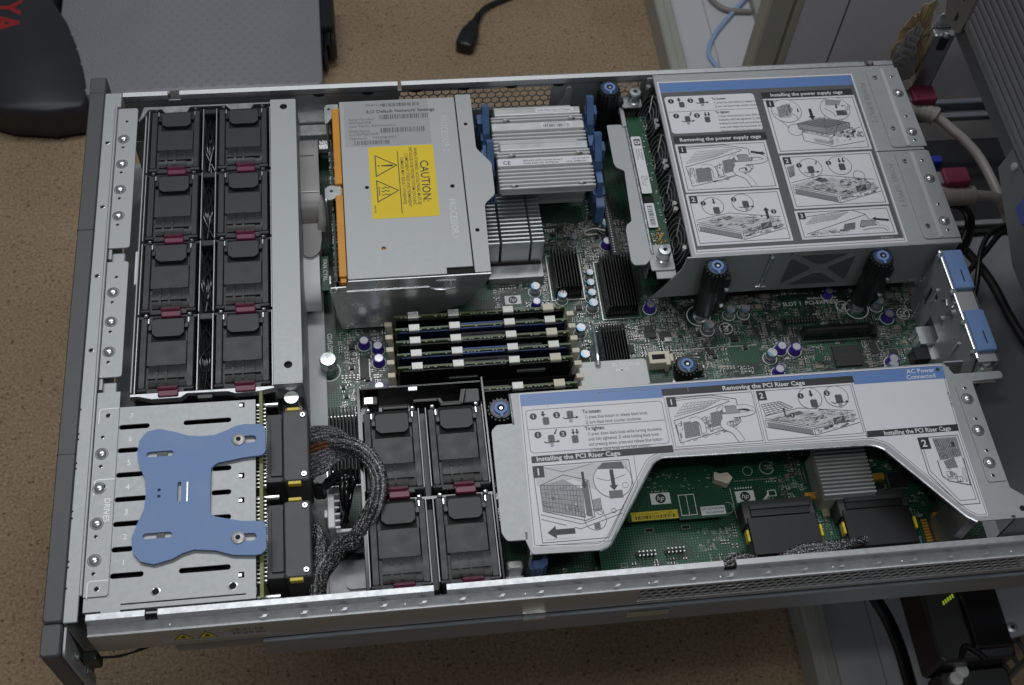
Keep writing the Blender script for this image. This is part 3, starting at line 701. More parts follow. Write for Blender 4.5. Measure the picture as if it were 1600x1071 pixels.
# twisted wires in the aisle between the fan columns
for r in range(4):
    t = thing('wire_bundle', 'glossy black wires between the fan columns, run %s' % rows[r], 'wires', (82, 396-66.5*r, 40), 'wire bundles between the fans')
    y1 = 425-66.5*r
    for k in range(5):
        m = MB('blackgloss'); rw = random.Random(10*r+k)
        pts = [(77.8+1.5*((k*2) % 5)+rw.uniform(-.4,.4), y1, 66+k), (78.6+1.9*((k+1) % 5), y1-18, 73+rw.uniform(-1,2)), (78.4+2.0*((k*3+1) % 5)/1.2, y1-36, 75+rw.uniform(-1,2)), (79.6+1.6*((k*2+3) % 5), y1-57, 68+k)]
        m.tube(spline(pts, 6), 1.15, 8); part('wire', m, t, smooth=True, angle=80)
# second fan frame
f2 = thing('fan_bay', 'glossy black plastic fan bay around four fan modules by the near wall', 'fan frame', (233, 80, 6))
m = MB('blackgloss'); m.cbox(188, 160.6, 8, 279.6, 162.6, 70.5, 0.7); m.cbox(188, 142, 8, 279.6, 161, 56, 0.6)
m.cbox(187.6, 6, 8, 190.4, 162.6, 76, 0.6); m.cbox(276.6, 6, 8, 278.6, 162.6, 76, 0.6); m.cbox(188, 69.8, 8, 278, 72.4, 74.4, 0.4)
m.use('black'); m.cbox(231.0, 8, 8, 235.4, 141, 66, 0.5); part('frame', m, f2)
m = MB('black'); m.cbox(195, 150.5, 56, 203, 158, 66, 1); m.cbox(227, 147, 50, 246, 150, 72, 0.7); m.cbox(205, 141.4, 50, 224, 144, 74.6, 0.6); m.cbox(246, 141.4, 50, 262, 144, 74.6, 0.6)
m.cbox(262, 146, 56, 276, 158, 68, 0.8); m.prism([(244,149),(247,143),(263,143),(266,155),(262,155),(260,145.5),(249,145.5),(247,149)], 62, 73); part('snap_clip', m, f2, bev=0.4)
m = MB('steel2'); m.box(193, 151.5, 66, 199, 156.5, 66.5); m.box(225, 158.2, 68, 231, 160.8, 70); 
m.use('steel')
for x in (190.2, 230.2, 235.2, 275.1):
    for y1 in (139.5, 71): m.box(x, y1-61.5, 10, x+0.6, y1-0.5, 77.5)
part('edge_trim', m, f2)
# ================================================================== motherboard
mb = thing('motherboard', 'dark green motherboard crowded with capacitors and small components on the floor of the case', 'circuit board', (405, 222, 8))
m = MB('pcb'); m.box(162.5, 62, 8, 645, 440, 9.6); m.box(192, 6, 8, 645, 62, 9.6); board = part('board', m, mb)
ZB = 9.6
# capacitors: silver blue tops and purple sleeves
def cap_mesh(kind, r, h):
    m = MB('capcan' if kind == 'silver' else 'cappurple')
    if kind == 'silver':
        m.lathe(0, 0, [(r,0),(r,h*0.12),(r*0.90,h*0.17),(r,h*0.22),(r,h*0.9),(r*0.9,h)], 18)
        m.use('captop'); m.disc(0, 0, r*0.88, h+0.03, 18)
        m.use('capblue'); m.poly([(r*0.88*math.cos(R(a)), r*0.88*math.sin(R(a))) for a in range(150, 286, 15)], h+0.07)
    else:
        m.lathe(0, 0, [(r*1.06,0),(r*1.06,0.8),(r,1.2),(r,h*0.88),(r*0.92,h)], 18)
        m.use('captop'); m.disc(0, 0, r*0.74, h+0.04, 18)
    m.use('silk'); m.ring(0, 0, r*1.28, 0.6, 0.05, 22)
    return m.mesh('capacitor', smooth=True, angle=40)
CAPS = cap_mesh('silver', 4.0, 9.5); CAPP = cap_mesh('purple', 4.3, 7.6)
silver = [(402.6,336.6,1.05),(373.2,323.5,.8),(381.4,286.7,.8),(380.6,276.9,.85),(380.3,266.9,.9),(380,257,1),(335,276.4,1),(356,267,1),(366.6,234,1),(366.5,209.3,1),(470.5,229.3,1.1),(490.9,242.1,1),(503.1,242.2,1),(515.8,199,1.1),(615.8,241.8,1.12),(611.4,181,1),(401.6,352,.9),(402.5,366,.9),(283,117.5,.9),(282.5,93.5,.9),(281.8,103,.9)]
purple = [(401.1,318.9,1),(334.6,262.9,.9),(194.4,236,1),(204.9,230.7,1),(205.1,219,1),(204.1,194,1),(426.8,253,1),(525.9,206,1),(537.4,204.1,1),(519.4,185,1),(400.3,314.6,.0),(621.9,229.4,1.05),(613.9,187.3,1.05),(577.3,255.5,.9),(281.5,109.5,.8)]
for x, y, s in silver:
    c = put('capacitor', CAPS, mb, rel(mb, (x, y, ZB)), rnd.uniform(-0.5, 0.5)); c.scale = (s, s, 1)
for x, y, s in purple:
    if s: c = put('capacitor', CAPP, mb, rel(mb, (x, y, ZB)), rnd.random()*3); c.scale = (s, s, 1)
# low round buzzer
m = MB('solder'); m.cyl(554.7, 194.5, ZB, ZB+3, 4.6, 18); m.use('pcb3'); m.cyl(554.7, 194.5, ZB+3, ZB+4.4, 4.2, 18); part('coin_part', m, mb, smooth=True)
# black finned heat sinks
def fin_sink(x0, y0, x1, y1, h, n, along='x'):
    m = MB('solder'); m.prism([(x0-3,y0-3),(x1+3,y0-3),(x1+3,y1+3),(x0-3,y1+3)], ZB+0.1, ZB+0.4, [[(x0-2.2,y0-2.2),(x1+2.2,y0-2.2),(x1+2.2,y1+2.2),(x0-2.2,y1+2.2)]])
    m.use('blackfin'); m.box(x0, y0, ZB, x1, y1, ZB+4); hs = part('heat_sink', m, mb)
    sl = (x1-x0)/n
    fm = MB('blackfin'); fm.cbox(-sl*0.22, y0-(y0+y1)/2, 0, sl*0.22, y1-(y0+y1)/2, h-4, 0.3); fm = fm.mesh('fin')
    for k in range(n): put('fin', fm, hs, rel(mb, (x0+sl*(k+0.5), (y0+y1)/2, ZB+4)))
    m = MB('solder'); m.cyl(x0+2, y0+3, ZB+4, ZB+h*0.7, 0.7, 8); m.cyl(x1-2, y1-3, ZB+4, ZB+h*0.7, 0.7, 8); part('spring_pin', m, hs)
fin_sink(351, 269.5, 373, 309, 15.4, 9); fin_sink(390, 248, 416, 300, 15.4, 11); fin_sink(379.2, 191, 401, 232, 15.4, 10); fin_sink(164.5, 118, 188, 171, 20, 9)
# chips, sockets, connectors
m = MB('chip'); m.cbox(568, 186.5, ZB, 590, 206, ZB+1.6, 0.4); part('chip', m, mb)
for x0,y0,x1,y1 in ((536,210,543,217),(466,206,472,210),(190,205,197,226),(402,212,408,220),(566,257,574,262),(600,196,606,208),(418,225,428,233),(430,222,440,230)):
    m = MB('chip'); m.cbox(x0, y0, ZB, x1, y1, ZB+1.3, 0.3)
    m.use('solder'); k = y0+0.6
    while k < y1-0.6: m.box(x0-0.9, k, ZB, x0, k+0.5, ZB+0.5); m.box(x1, k, ZB, x1+0.9, k+0.5, ZB+0.5); k += 1.25
    part('chip', m, mb)
rc_ = random.Random(77); boxes = []
while len(boxes) < 46:                                      # small chips, coils and crystals spread over the open board
    zx0, zy0, zx1, zy1 = rc_.choice(((345,262,420,340),(364,210,470,262),(438,182,640,260),(438,182,640,260),(174,176,212,248),(420,246,600,262),(388,304,406,400)))
    w_, h_ = rc_.choice(((4,3),(5,4),(3,2.4),(6,4),(3.2,3.2),(7,5))); x = rc_.uniform(zx0, zx1-w_); y = rc_.uniform(zy0, zy1-h_); q = (x-1, y-1, x+w_+1, y+h_+1)
    hit = lambda a, b: a[0] < b[2] and b[0] < a[2] and a[1] < b[3] and b[1] < a[3]
    busy = [(348,266,376,312),(387,245,419,303),(376,188,404,235),(356,170,436,207),(566,185,592,208),(543,209,610,224),(532,226,564,237),(296,285,346,352),(536,245,594,259),(480,222,493,237),(581,237,609,250),(630,226,644,240),(455,232,478,255),(211,166,362,244)]+[(a-5,b-5,a+5,b+5) for a,b,s_ in silver+purple if s_]+boxes
    if any(hit(q, b) for b in busy): continue
    boxes.append(q); m = MB(rc_.choice(('chip','chip','chip','ceramic','solder','chip'))); m.cbox(x, y, ZB, x+w_, y+h_, ZB+rc_.uniform(1,2.2), .3); m.use('solder'); k = y+.4
    while k < y+h_-.4: m.box(x-.8, k, ZB, x, k+.4, ZB+.5); m.box(x+w_, k, ZB, x+w_+.8, k+.4, ZB+.5); k += .95
    m.use('silkdim'); m.line([(x-1.2,y-.6),(x+w_+1.2,y-.6),(x+w_+1.2,y+h_+.6),(x-1.2,y+h_+.6)], .22, ZB+.06, True); part('chip', m, mb)
m = MB('blackgloss'); m.cbox(546, 213.4, ZB, 602.6, 221.8, ZB+9.5, 0.5); m.use('void'); m.box(549, 216.6, ZB+9.4, 600, 218.6, ZB+9.56); m.use('black'); m.cbox(596, 212.5, ZB, 608, 222.6, ZB+5, 0.5); part('card_slot', m, mb)
m = MB('silkdim'); m.line([(538,206.5),(614,206.5)], 0.01, ZB+.05)
for k in range(30): m.rect(547+1.9*k, 211.6, 547.9+1.9*k, 212.6, ZB+0.3)
part('slot_pin', m, mb, kind='stuff')
m = MB('black'); m.prism(rr(535,229.5,562,234.5,0.6,2), ZB, ZB+1.2); m.use('solder')
for k in range(10): m.cyl(537.4+2.5*k, 231, ZB+1.2, ZB+2.6, 0.5, 6); m.cyl(537.4+2.5*k, 233.3, ZB+1.2, ZB+2.6, 0.5, 6)
part('pin_header', m, mb)
m = MB('cream'); m.cbox(416, 196, ZB, 433, 207, ZB+10, 0.6); m.cbox(433, 198, ZB, 436, 205, ZB+8.6, 0.5); m.box(429, 193.6, ZB, 432, 196, ZB+11)
m.use('void'); m.box(418.5, 199.4, ZB+9.9, 429, 204, ZB+10.05); part('wire_socket', m, mb)
m = MB('pcb3'); m.rect(484, 196, 508, 211, ZB+0.05); part('bare_pad', m, mb)
# memory sockets with cream latches
sock = MB('void'); sock.cbox(-71.5, -3, 0, 71.5, 3, 9, 0.5); SOCK = sock.mesh('memory_socket')
def latch_mesh(s):
    m = MB('cream'); m.prism([(0,0),(s*2,0),(s*6.0,19),(s*6.6,22),(s*0.8,22),(s*0.6,20),(0,9)], -2.1, 2.1, ax='xz')
    return m.mesh('socket_latch', bev=0.4)
LL = latch_mesh(-1); LR = latch_mesh(1)
DY = [239.2, 227.7, 216.4, 205.0, 193.6, 182.2, 170.8]
for i, y in enumerate(DY):
    sk = put('memory_socket', SOCK, mb, rel(mb, (285.5, y, ZB)))
    for s, x, me_ in ((-1, 217.6, LL), (1, 353.4, LR)):
        if s < 0 and i in (6,): continue
        put('socket_latch', me_, sk, (x-285.5, 0, 1.4))
# cast steel-grey block with a lever, between memory and riser
m = MB('shroud'); m.cbox(356.5, 170, ZB, 412, 196.5, 30, 2.2); part('processor_shroud', m, mb, smooth=True)
m = MB('emboss2'); m.text('D-TECH 88', 384, 189.4, 30.05, 4.4, bold=0.01); m.text('NM02', 386, 185.2, 30.05, 4.0, bold=0.01); part('embossing', m, mb)
m = MB('steel2'); m.tube(spline([(374.4,231,26),(374,218,29),(373,202,32.5),(372.6,194,32.5)], 5), 1.7, 10); m.tube([(372.6,194,32.5),(372.4,190.6,31.6)], 2.1, 10); part('lever', m, mb, smooth=True)
# printed marks
m = MB('silk')
m.text('SLOT 1', 538, 247.6, ZB+.05, 5.2, bold=.012); m.text('PCI-EXPRESS', 557.2, 247.6, ZB+.05, 5.2, bold=.012)
m.text('Modem O Header', 560, 252.6, ZB+.05, 3.4, bold=.01); m.text('TEST', 350.5, 336.5, ZB+.05, 4.4, bold=.012)
m.text('CD/FLOPPY', 165.8, 249, ZB+.05, 5.4, rot=-90, bold=.012, sx=.74)
def no_touch(cx, cy):
    m.ring(cx, cy, 5.2, 0.8, ZB+.05); m.line([(cx-3.4,cy-3.8),(cx+3.4,cy+3.8)], 0.9, ZB+.07); m.line([(cx-2.5,cy+2),(cx+2.8,cy+2.2)], 0.9, ZB+.06); m.line([(cx+1,cy+1.6),(cx+1.6,cy-2.6),(cx-1,cy-2.6)], 0.7, ZB+.06, True)
for x, y in ((486.2,229.8),(588.1,243.8),(636.9,232.9)): no_touch(x, y)
def logo(mm, x0, y0, w, h, z, inv=False):
    mm.use('ink' if inv else 'silk'); mm.rect(x0, y0, x0+w, y0+h, z)
    mm.use('silk' if inv else 'ink'); mm.disc(x0+w/2, y0+h/2, h*0.43, z+.06, 24, h*0.43)
    mm.use('ink' if inv else 'silk'); mm.text('hp', x0+w/2-h*0.33, y0+h*0.34, z+.12, h*0.62, bold=.004, shear=0.25)
for cx, cy, r in ((466,243.5,9.6),(599.2,240.6,9.6),(646,241,5.5),(166.2,214,8.6)): m.ring(cx, cy, r, 0.9, ZB+.05, 32)
m.line([(582.6,249),(582.6,226)], 0.5, ZB+.05); m.line([(414,203),(414,192)], .4, ZB+.05); m.line([(508,212.5),(436,212.5),(436,208)], .4, ZB+.05)
logo(m, 309.8, 266, 13.2, 8.4, ZB+.05)
part('print_mark', m, mb, kind='stuff')
m = MB('pcb3'); m.box(164, 276, 30, 170, 309, 31); m.use('silk'); m.text('FAN CTRL', 165.6, 306, 31.06, 4.6, rot=-90, bold=.012); part('ribbon_header', m, mb)
# hundreds of tiny parts in short rows
def clutter(regs, avoid, seed, target, z=ZB, name='small_components'):
    rw = random.Random(seed); b = MB('solder'); tot = sum((x1-x0)*(y1-y0) for x0,y0,x1,y1 in regs)
    kinds = ['solder','ceramic','chip','silk','silkdim','silkdim','silkdim','solder']
    for (x0,y0,x1,y1) in regs:
        n = int(target*(x1-x0)*(y1-y0)/tot); c = 0; guard = 0
        while c < n and guard < n*6:
            guard += 1
            x = rw.uniform(x0, x1); y = rw.uniform(y0, y1); hor = rw.random() < 0.5; k = rw.choice((1,1,2,3,4,5,6))
            L, W_ = rw.choice(((1.6,.8),(2.0,1.1),(1.2,.6),(2.8,1.4),(1.0,.5),(1.0,.5))); kd = rw.choice(kinds); pitch = W_*rw.uniform(1.5,2.4)
            for i in range(k):
                px, py = (x, y+i*pitch) if hor else (x+i*pitch, y); w, h = (L, W_) if hor else (W_, L)
                if px+w > x1 or py+h > y1 or any(a-1.0 < px+w and px < c2+1.0 and b2-1.0 < py+h and py < d+1.0 for a,b2,c2,d in avoid): continue
                if kd in ('silk','silkdim'):
                    b.use(kd)
                    if rw.random() < .6: b.rect(px, py, px+w*.9, py+h*.55, z+.06)
                    else: b.line([(px,py),(px+w*1.6,py),(px+w*1.6,py+h*1.9),(px,py+h*1.9)], .18, z+.06, True)
                else:
                    t = W_*0.7; b.use('solder'); b.box(px, py, z, px+w, py+h, z+t*0.9)
                    b.use('chip' if kd == 'solder' else kd)
                    if hor: b.box(px+w*.22, py-.02, z, px+w*.78, py+h+.02, z+t)
                    else: b.box(px-.02, py+h*.22, z, px+w+.02, py+h*.78, z+t)
                c += 1
    return b
av = [(x-4.4*s,y-4.4*s,x+4.4*s,y+4.4*s) for x,y,s in silver+purple if s]
av += [(b[0]+.6,b[1]+.6,b[2]-.6,b[3]-.6) for b in boxes]
av += [(348,266,376,312),(387,245,419,303),(376,188,404,235),(356,170,436,207),(567,186,591,207),(544,211,604,223),(533,228,563,236),(211,166,362,244),(296,295,344,346),(164,116,190,173),(484,196,508,211),(308,265,324,275),(537,247,592,257),(348,335,366,341),(455,234,476,253),(590,231,609,250),(164,210,172,250)]
regs = [(340,262,420,345),(300,246,350,296),(362,208,470,266),(436,180,650,262),(173,172,214,250),(404,196,440,246),(420,246,640,262),(214,246,300,258),(388,300,408,440),(345,312,392,346),(276,62,286,126)]
part('small_components', clutter(regs, av, 11, 7600), mb, kind='stuff', fix=False)
# lower edge of the board under the riser
part('small_components', clutter([(282,7,470,40),(336,66,470,84)], [(376,28,416,42)], 5, 330), mb, kind='stuff', fix=False)

# ================================================================== memory modules
def dimm(at, label, blue, sticker):
    t = thing('memory_module', label, 'memory', at, 'fully buffered memory modules')
    bx, by, bz = at; mk = lambda mt: setattr(mm := MB(mt), 'T', lambda p: (p[0]+bx, p[1]+by, p[2]+bz)) or mm
    m = mk('dimmpcb'); m.box(-66.6, -0.75, 0, 66.6, 0.75, 30.4)
    m.use('gold'); rw = random.Random(int(by))
    for k in range(46):
        x = -64+2.8*k+rw.uniform(-.6,.6)
        if rw.random() < .55: m.use('silk'); m.box(x, -1.1, 29.0, x+rw.uniform(.8,1.8), -0.7, 30.2)
    part('circuit_board', m, t)
    m = mk('spreadblue' if blue else 'spread')
    for s in (-1, 1):
        m.prism([(-65.5,4),(65.5,4),(65.5,26),(63,28.2),(18,28.2),(15,29.4),(-22,29.4),(-25,28.2),(-63,28.2),(-65.5,26)], s*1.15, s*2.5, ax='xz')
    if blue: m.box(-65.5,-2.9,27.3,65.5,-2.3,28.6); m.box(-20,1.0,27.3,22,2.6,30.2)
    else: m.box(-65.5,-2.8,26.9,65.5,-2.3,27.8)
    hs = part('heat_spreader', m, t, bev=0.3)
    if not blue:
        m = mk('steeldark'); m.box(-28,-3.0,13,-6,-2.45,15); m.box(24,-3.2,16,46,-2.45,19); part('spreader_rib', m, hs)
    else:
        m = mk('inkmid'); m.box(-20,-2.72,13,22,-2.45,23); m.use('ink'); m.box(-8,-2.8,17.5,10,-2.7,20.5); part('spec_sticker', m, hs)
    for k, x in enumerate((-52, -21, 21.5, 53)):
        m = mk('cream' if (k == 3 and not blue) else 'clipsteel'); m.prism([(-3.3,28.4),(-3.3,31.3),(-2.7,32.1),(2.7,32.1),(3.3,31.3),(3.3,28.4),(2.7,28.4),(2.7,31),(-2.7,31),(-2.7,28.4)], x-4.2, x+4.2, ax='yz')
        part('retaining_clip', m, t, bev=0.25)
    return t
dl = ['black memory module in the row next to the processor cage wall', 'blue memory module in the second row, nearer the processor cage', 'black memory module between the two blue memory modules', 'blue memory module in the fourth row, nearer the riser cage', 'black memory module just below the lower blue module', '', 'black memory module in the last row, half hidden by the fan bay']
for i, y in enumerate(DY):
    if i == 5: continue
    dimm((285.5, y, 12.5), dl[i], i in (1, 3), True)

# ================================================================== processor cage
pc = thing('processor_cage', 'bare steel processor cover with yellow caution label and grey settings label', 'metal cover', (235, 340, 14))
m = MB('steel'); m.prism([(186,251),(260.5,251),(260.5,256.6),(280.6,256.6),(280.6,428.5),(186,428.5)], 78.6, 80, [circ(204.5,337.7,1.5,10), circ(271.5,334.8,1.7,10), circ(214.3,277.9,1.6,10)])
cv = part('cover', m, pc, bev=0.3)
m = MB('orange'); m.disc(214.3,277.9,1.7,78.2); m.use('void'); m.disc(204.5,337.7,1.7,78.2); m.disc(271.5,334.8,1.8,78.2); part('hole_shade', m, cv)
m = MB('steel'); m.prism(fillet([(281.6,251.5),(293.6,251.5),(295.2,316),(304.4,325),(304.8,357),(293.9,373),(294.6,431.5),(281.6,431.5)], [0,0,7,7,8,8,0,0]), 77.8, 79.2, [circ(287.8,399.2,1.6,10), circ(287.1,291,1.8,10)]); part('flange', m, pc, bev=0.3)
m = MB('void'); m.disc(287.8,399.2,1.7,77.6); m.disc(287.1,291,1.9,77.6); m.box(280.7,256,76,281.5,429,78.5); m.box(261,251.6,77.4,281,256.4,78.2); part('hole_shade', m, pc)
wall = [(171.5,69),(172.6,71),(184.4,71.5),(186,78.6),(294,78.6),(293.2,74.9),(288,61),(274,39.4),(259,31.8),(228,14),(177.8,14)]
m = MB('mirror'); m.prism(wall, 249.6, 251, ax='xz'); wl = part('side_wall', m, pc, bev=0.25)
m = MB('steel2'); m.box(184.4, 248.9, 65.5, 247, 249.7, 66.3); m.tube([(247.5,249.3,64.2),(252,249.2,62.4),(258,249.2,61.6),(264,249.2,62.4),(267,249.3,63.2)], 0.9, 8); m.tube([(267,249.4,72.8),(252,249.4,73.6)], 0.6, 6); part('pressed_groove', m, wl, smooth=True)
m = MB('sealbrass'); m.lathe(0,0,[(2.6,0),(2.6,0.8),(1.9,1.6),(0.05,1.7)],14); hs_ = m.mesh('wall_screw', smooth=True)
o = put('wall_screw', hs_, wl, rel(pc, (263.2, 249.6, 71))); o.rotation_euler = (R(90),0,0)
o = put('wall_screw', hs_, wl, rel(pc, (176.9, 249.6, 68.6))); o.rotation_euler = (R(90),0,0)
m = MB('orange'); m.cbox(179.6, 256, 30, 185.6, 334, 77, 0.6); m.cbox(179.6, 345, 30, 185.6, 424, 77, 0.6); m.cbox(180.2, 335.5, 30, 185.4, 343.5, 74.5, 0.5); m.cbox(180.4,252,30,185,256.4,74.8,.4); m.box(181,424,40,186,427,74); part('air_guide', m, pc)
m = MB('psuwall'); m.prism(fillet([(251.5,14),(251.5,74),(260,74),(266,60),(266,14)], 2), 172, 173.3, ax='yz'); m.prism(fillet([(330,14),(330,74),(345,74),(348,66),(348,14)], 3), 171.4, 172.8, ax='yz'); m.prism(fillet([(400,30),(414,72),(430,74),(430,30)], 3), 174.2, 175.6, ax='yz')
m.prism(fillet([(172.4,329),(184,336),(184,345.5),(172.4,345.5)],[4,3,1,4]), 73.2, 74.6, [circ(176.6,340,1.3,8)]); m.prism(fillet([(173.6,408),(179,416),(185,420),(185,431),(173.6,431)],[2,2,1,1,4]), 73.2, 74.6, [circ(177.2,426,1.3,8)]); part('side_bracket', m, pc, bev=0.3)
m = MB('pcb'); m.box(176.2, 262, 20, 177.8, 330, 62); m.box(176.6, 346, 20, 178.2, 398, 62); bb = part('regulator_board', m, pc)
rw = random.Random(4); m = MB('solder')
for k in range(150):
    y = rw.choice((rw.uniform(262,328), rw.uniform(346,396))); z = rw.uniform(30,61); m.use(rw.choice(('solder','silkdim','ceramic'))); m.box(174.9, y, z, 176.3, y+rw.uniform(.5,1.6), z+rw.uniform(.5,1.6)); m.box(178, y, z, 179.4, y+rw.uniform(.5,1.6), z+1)
part('small_components', m, bb, kind='stuff')
# grey settings label
def bars(mm, x0, x1, y0, y1, z, seed):
    rw = random.Random(seed); x = x0
    while x < x1:
        w = rw.choice((.35,.35,.7,.7,1.05)); mm.rect(x, y0, min(x+w,x1), y1, z); x += w + rw.choice((.35,.5,.7,1.0))
m = MB('greylabel'); m.rect(189.5, 379.6, 258.5, 427.6, 80.05); m.use('inkgrey')
m.text('395874-001', 207, 422, 80.12, 3.5); bars(m, 221, 252, 421, 424.6, 80.12, 1); m.use('ink')
m.text('iLO Default Network Settings', 207.5, 414.6, 80.12, 4.6, bold=.015); m.use('inkgrey'); bars(m, 218, 259-0.8, 407.4, 412.4, 80.12, 2)
m.text('Serial Number:', 193, 407.2, 80.12, 3.5); m.text('7J0726X0K8', 193, 403.6, 80.12, 3.5); m.text('User Name: Administrator', 193, 400, 80.12, 3.5)
bars(m, 218, 254, 393, 398.2, 80.12, 3)
m.text('DNS Name:', 193, 394.6, 80.12, 3.5); m.text('ILO7J0726X0K8', 193, 391, 80.12, 3.5); m.text('Password:    TAFJX8UPK5', 193, 387, 80.12, 3.5); bars(m, 196.5, 225, 381.2, 385.4, 80.12, 4)
part('settings_label', m, cv)
m = MB('caution'); m.prism(rr(207.3,306,259.3,378.4,1,2), 80.02, 80.14); m.use('ink'); zc = 80.2
m.text('CAUTION:', 247.6, 362.5, zc, 9.6, rot=-90, bold=.006, sx=0.93)
for k, ln in enumerate(('WHEN POWERED, ACCESS PANEL MUST BE','INSTALLED FOR PROPER SYSTEM COOLING.','COMPONENT STRESS AND PERMANENT','DAMAGE MAY RESULT OTHERWISE.')):
    m.text(ln, 243.4-3.75*k, (376, 376.6, 370.5, 366.5)[k], zc, 3.75, rot=-90, sx=0.80, bold=.002)
m.line([(230.4,372.6),(230.4,310)], 0.65, zc)
def tri(cy):
    m.line([(212.4,cy+10.6),(229,cy),(212.4,cy-10.6)], 0.8, zc, True)
tri(358.6); m.poly([(217,359.1),(217,358.1),(226,357.6),(226,359.6)], zc); m.disc(214.7, 358.6, 0.75, zc)
tri(333)
m.line([(214,337.5),(214,328.5)], .6, zc)
for k in range(3):
    yy = 336.4-3.4*k; m.line([(215.6,yy),(217.2,yy-.9),(218.8,yy+.7),(220.6,yy-.7),(222.4,yy+.5)], .6, zc)
m.text('100059-001', 209.4, 320, zc, 1.8, rot=-90)
part('caution_label', m, cv)
for w_, y_ in (('PROCESSOR 2', 409), ('PROCESSOR 1', 322)): m = MB('emboss2'); m.text(w_, 267.4, y_, 80.06, 7.6, rot=-90, sx=0.82, bold=.004); part('embossing', m, cv)

# ================================================================== ribbons beside the processor cage
def ribbon(pts, w, mt, name, label, at, cat='ribbon cable'):
    """pts (y, z) run; ribbon width along x"""
    P = spline([(0,a,b) for a,b in pts], 6); m = MB(mt); n = len(P)
    x0, x1 = w
    vs = []; 
    for q in P: vs += [(x0+getattr(q,'x',0),q[1],q[2]), (x1,q[1],q[2]), (x1,q[1],q[2]-0.7), (x0,q[1],q[2]-0.7)]
    fs = []
    for i in range(n-1):
        for k in range(4): fs.append((i*4+k, i*4+(k+1)%4, (i+1)*4+(k+1)%4, (i+1)*4+k))
    fs += [(0,1,2,3), ((n-1)*4+3,(n-1)*4+2,(n-1)*4+1,(n-1)*4)]
    m.add(vs, fs); return m
t = thing('ribbon_cable', 'grey folded ribbon cable diving beside the processor cage, nearer the far wall', 'ribbon cable', (158, 370, 40))
m = ribbon([(414,40),(408,58),(400,61.5),(385,61),(365,60.4),(352,59.4),(342,57),(336,51),(333,45)], (151.4,166.6), 'ribbon', '', '', 0); part('ribbon', m, t, smooth=True)
m = MB('inkgrey'); m.box(152, 388.6, 61.6, 163, 389.0, 61.95); m.use('embossed'); m.box(152, 352, 60.0, 166, 352.6, 60.3); part('crease', m, t)
m = MB('ribbon'); m.tube(spline([(165,350,57),(167,340,54),(167.4,331,48),(166,326,42)], 6), 3.4, 10, 0.5); part('folded_end', m, t, smooth=True)
m = MB('ribbon'); m.prism(fillet([(151.4,338),(165.8,338),(166,316),(164,304),(158,299),(151.4,301)], [0,0,4,6,7,4]), 43, 44); part('shaded_fold', m, t)
t = thing('ribbon_cable', 'white flat ribbon cable loop beside the steel fan cover strip', 'ribbon cable', (156, 290, 40))
m = ribbon([(318,30),(312,39),(304,41),(290,41),(276,40),(266,34),(262,24)], (149.8,163.4), 'ribbonwhite', '', '', 0); part('ribbon', m, t, smooth=True)
t = solo('thumb_screw', (lambda m: m.lathe(0+166.2, 217, [(5.6,9.6),(5.6,16),(6.6,16.5),(6.6,22),(5.8,24),(0.1,24.2)], 22))(MB('steel2')), 'bright steel thumb screw on the board between memory modules and fan cover strip', 'screw', (166.2, 217, 9.6), smooth=True)

# ================================================================== finned heat sink of the processor
hsk = thing('processor_heat_sink', 'shiny aluminium finned heat sink tucked beneath the white regulator modules', 'heat sink', (320, 322, 12))
m = MB('steeldark'); m.cbox(297.5, 285, ZB, 343.5, 350, 19, 0.6); m.use('void'); m.box(296,298,19,342,350,20); part('base_plate', m, hsk)  # black sheet on the plate paints the gaps between the fins dark
fm = MB('alufin'); fm.box(0, 0, 0, 11.5, 1.25, 27); F1 = fm.mesh('fin'); fm = MB('alufin'); fm.box(0, 0, 0, 22.5, 1.25, 27); F2 = fm.mesh('fin'); fm = MB('alufin'); fm.box(0,0,0,9.6,1.25,27); F3 = fm.mesh('fin')
for k in range(13):
    y = 300+3.85*k
    put('fin', F1, hsk, rel(hsk, (295.4, y, 20))); put('fin', F2, hsk, rel(hsk, (309.2, y, 20))); put('fin', F3, hsk, rel(hsk, (333.6, y, 20)))

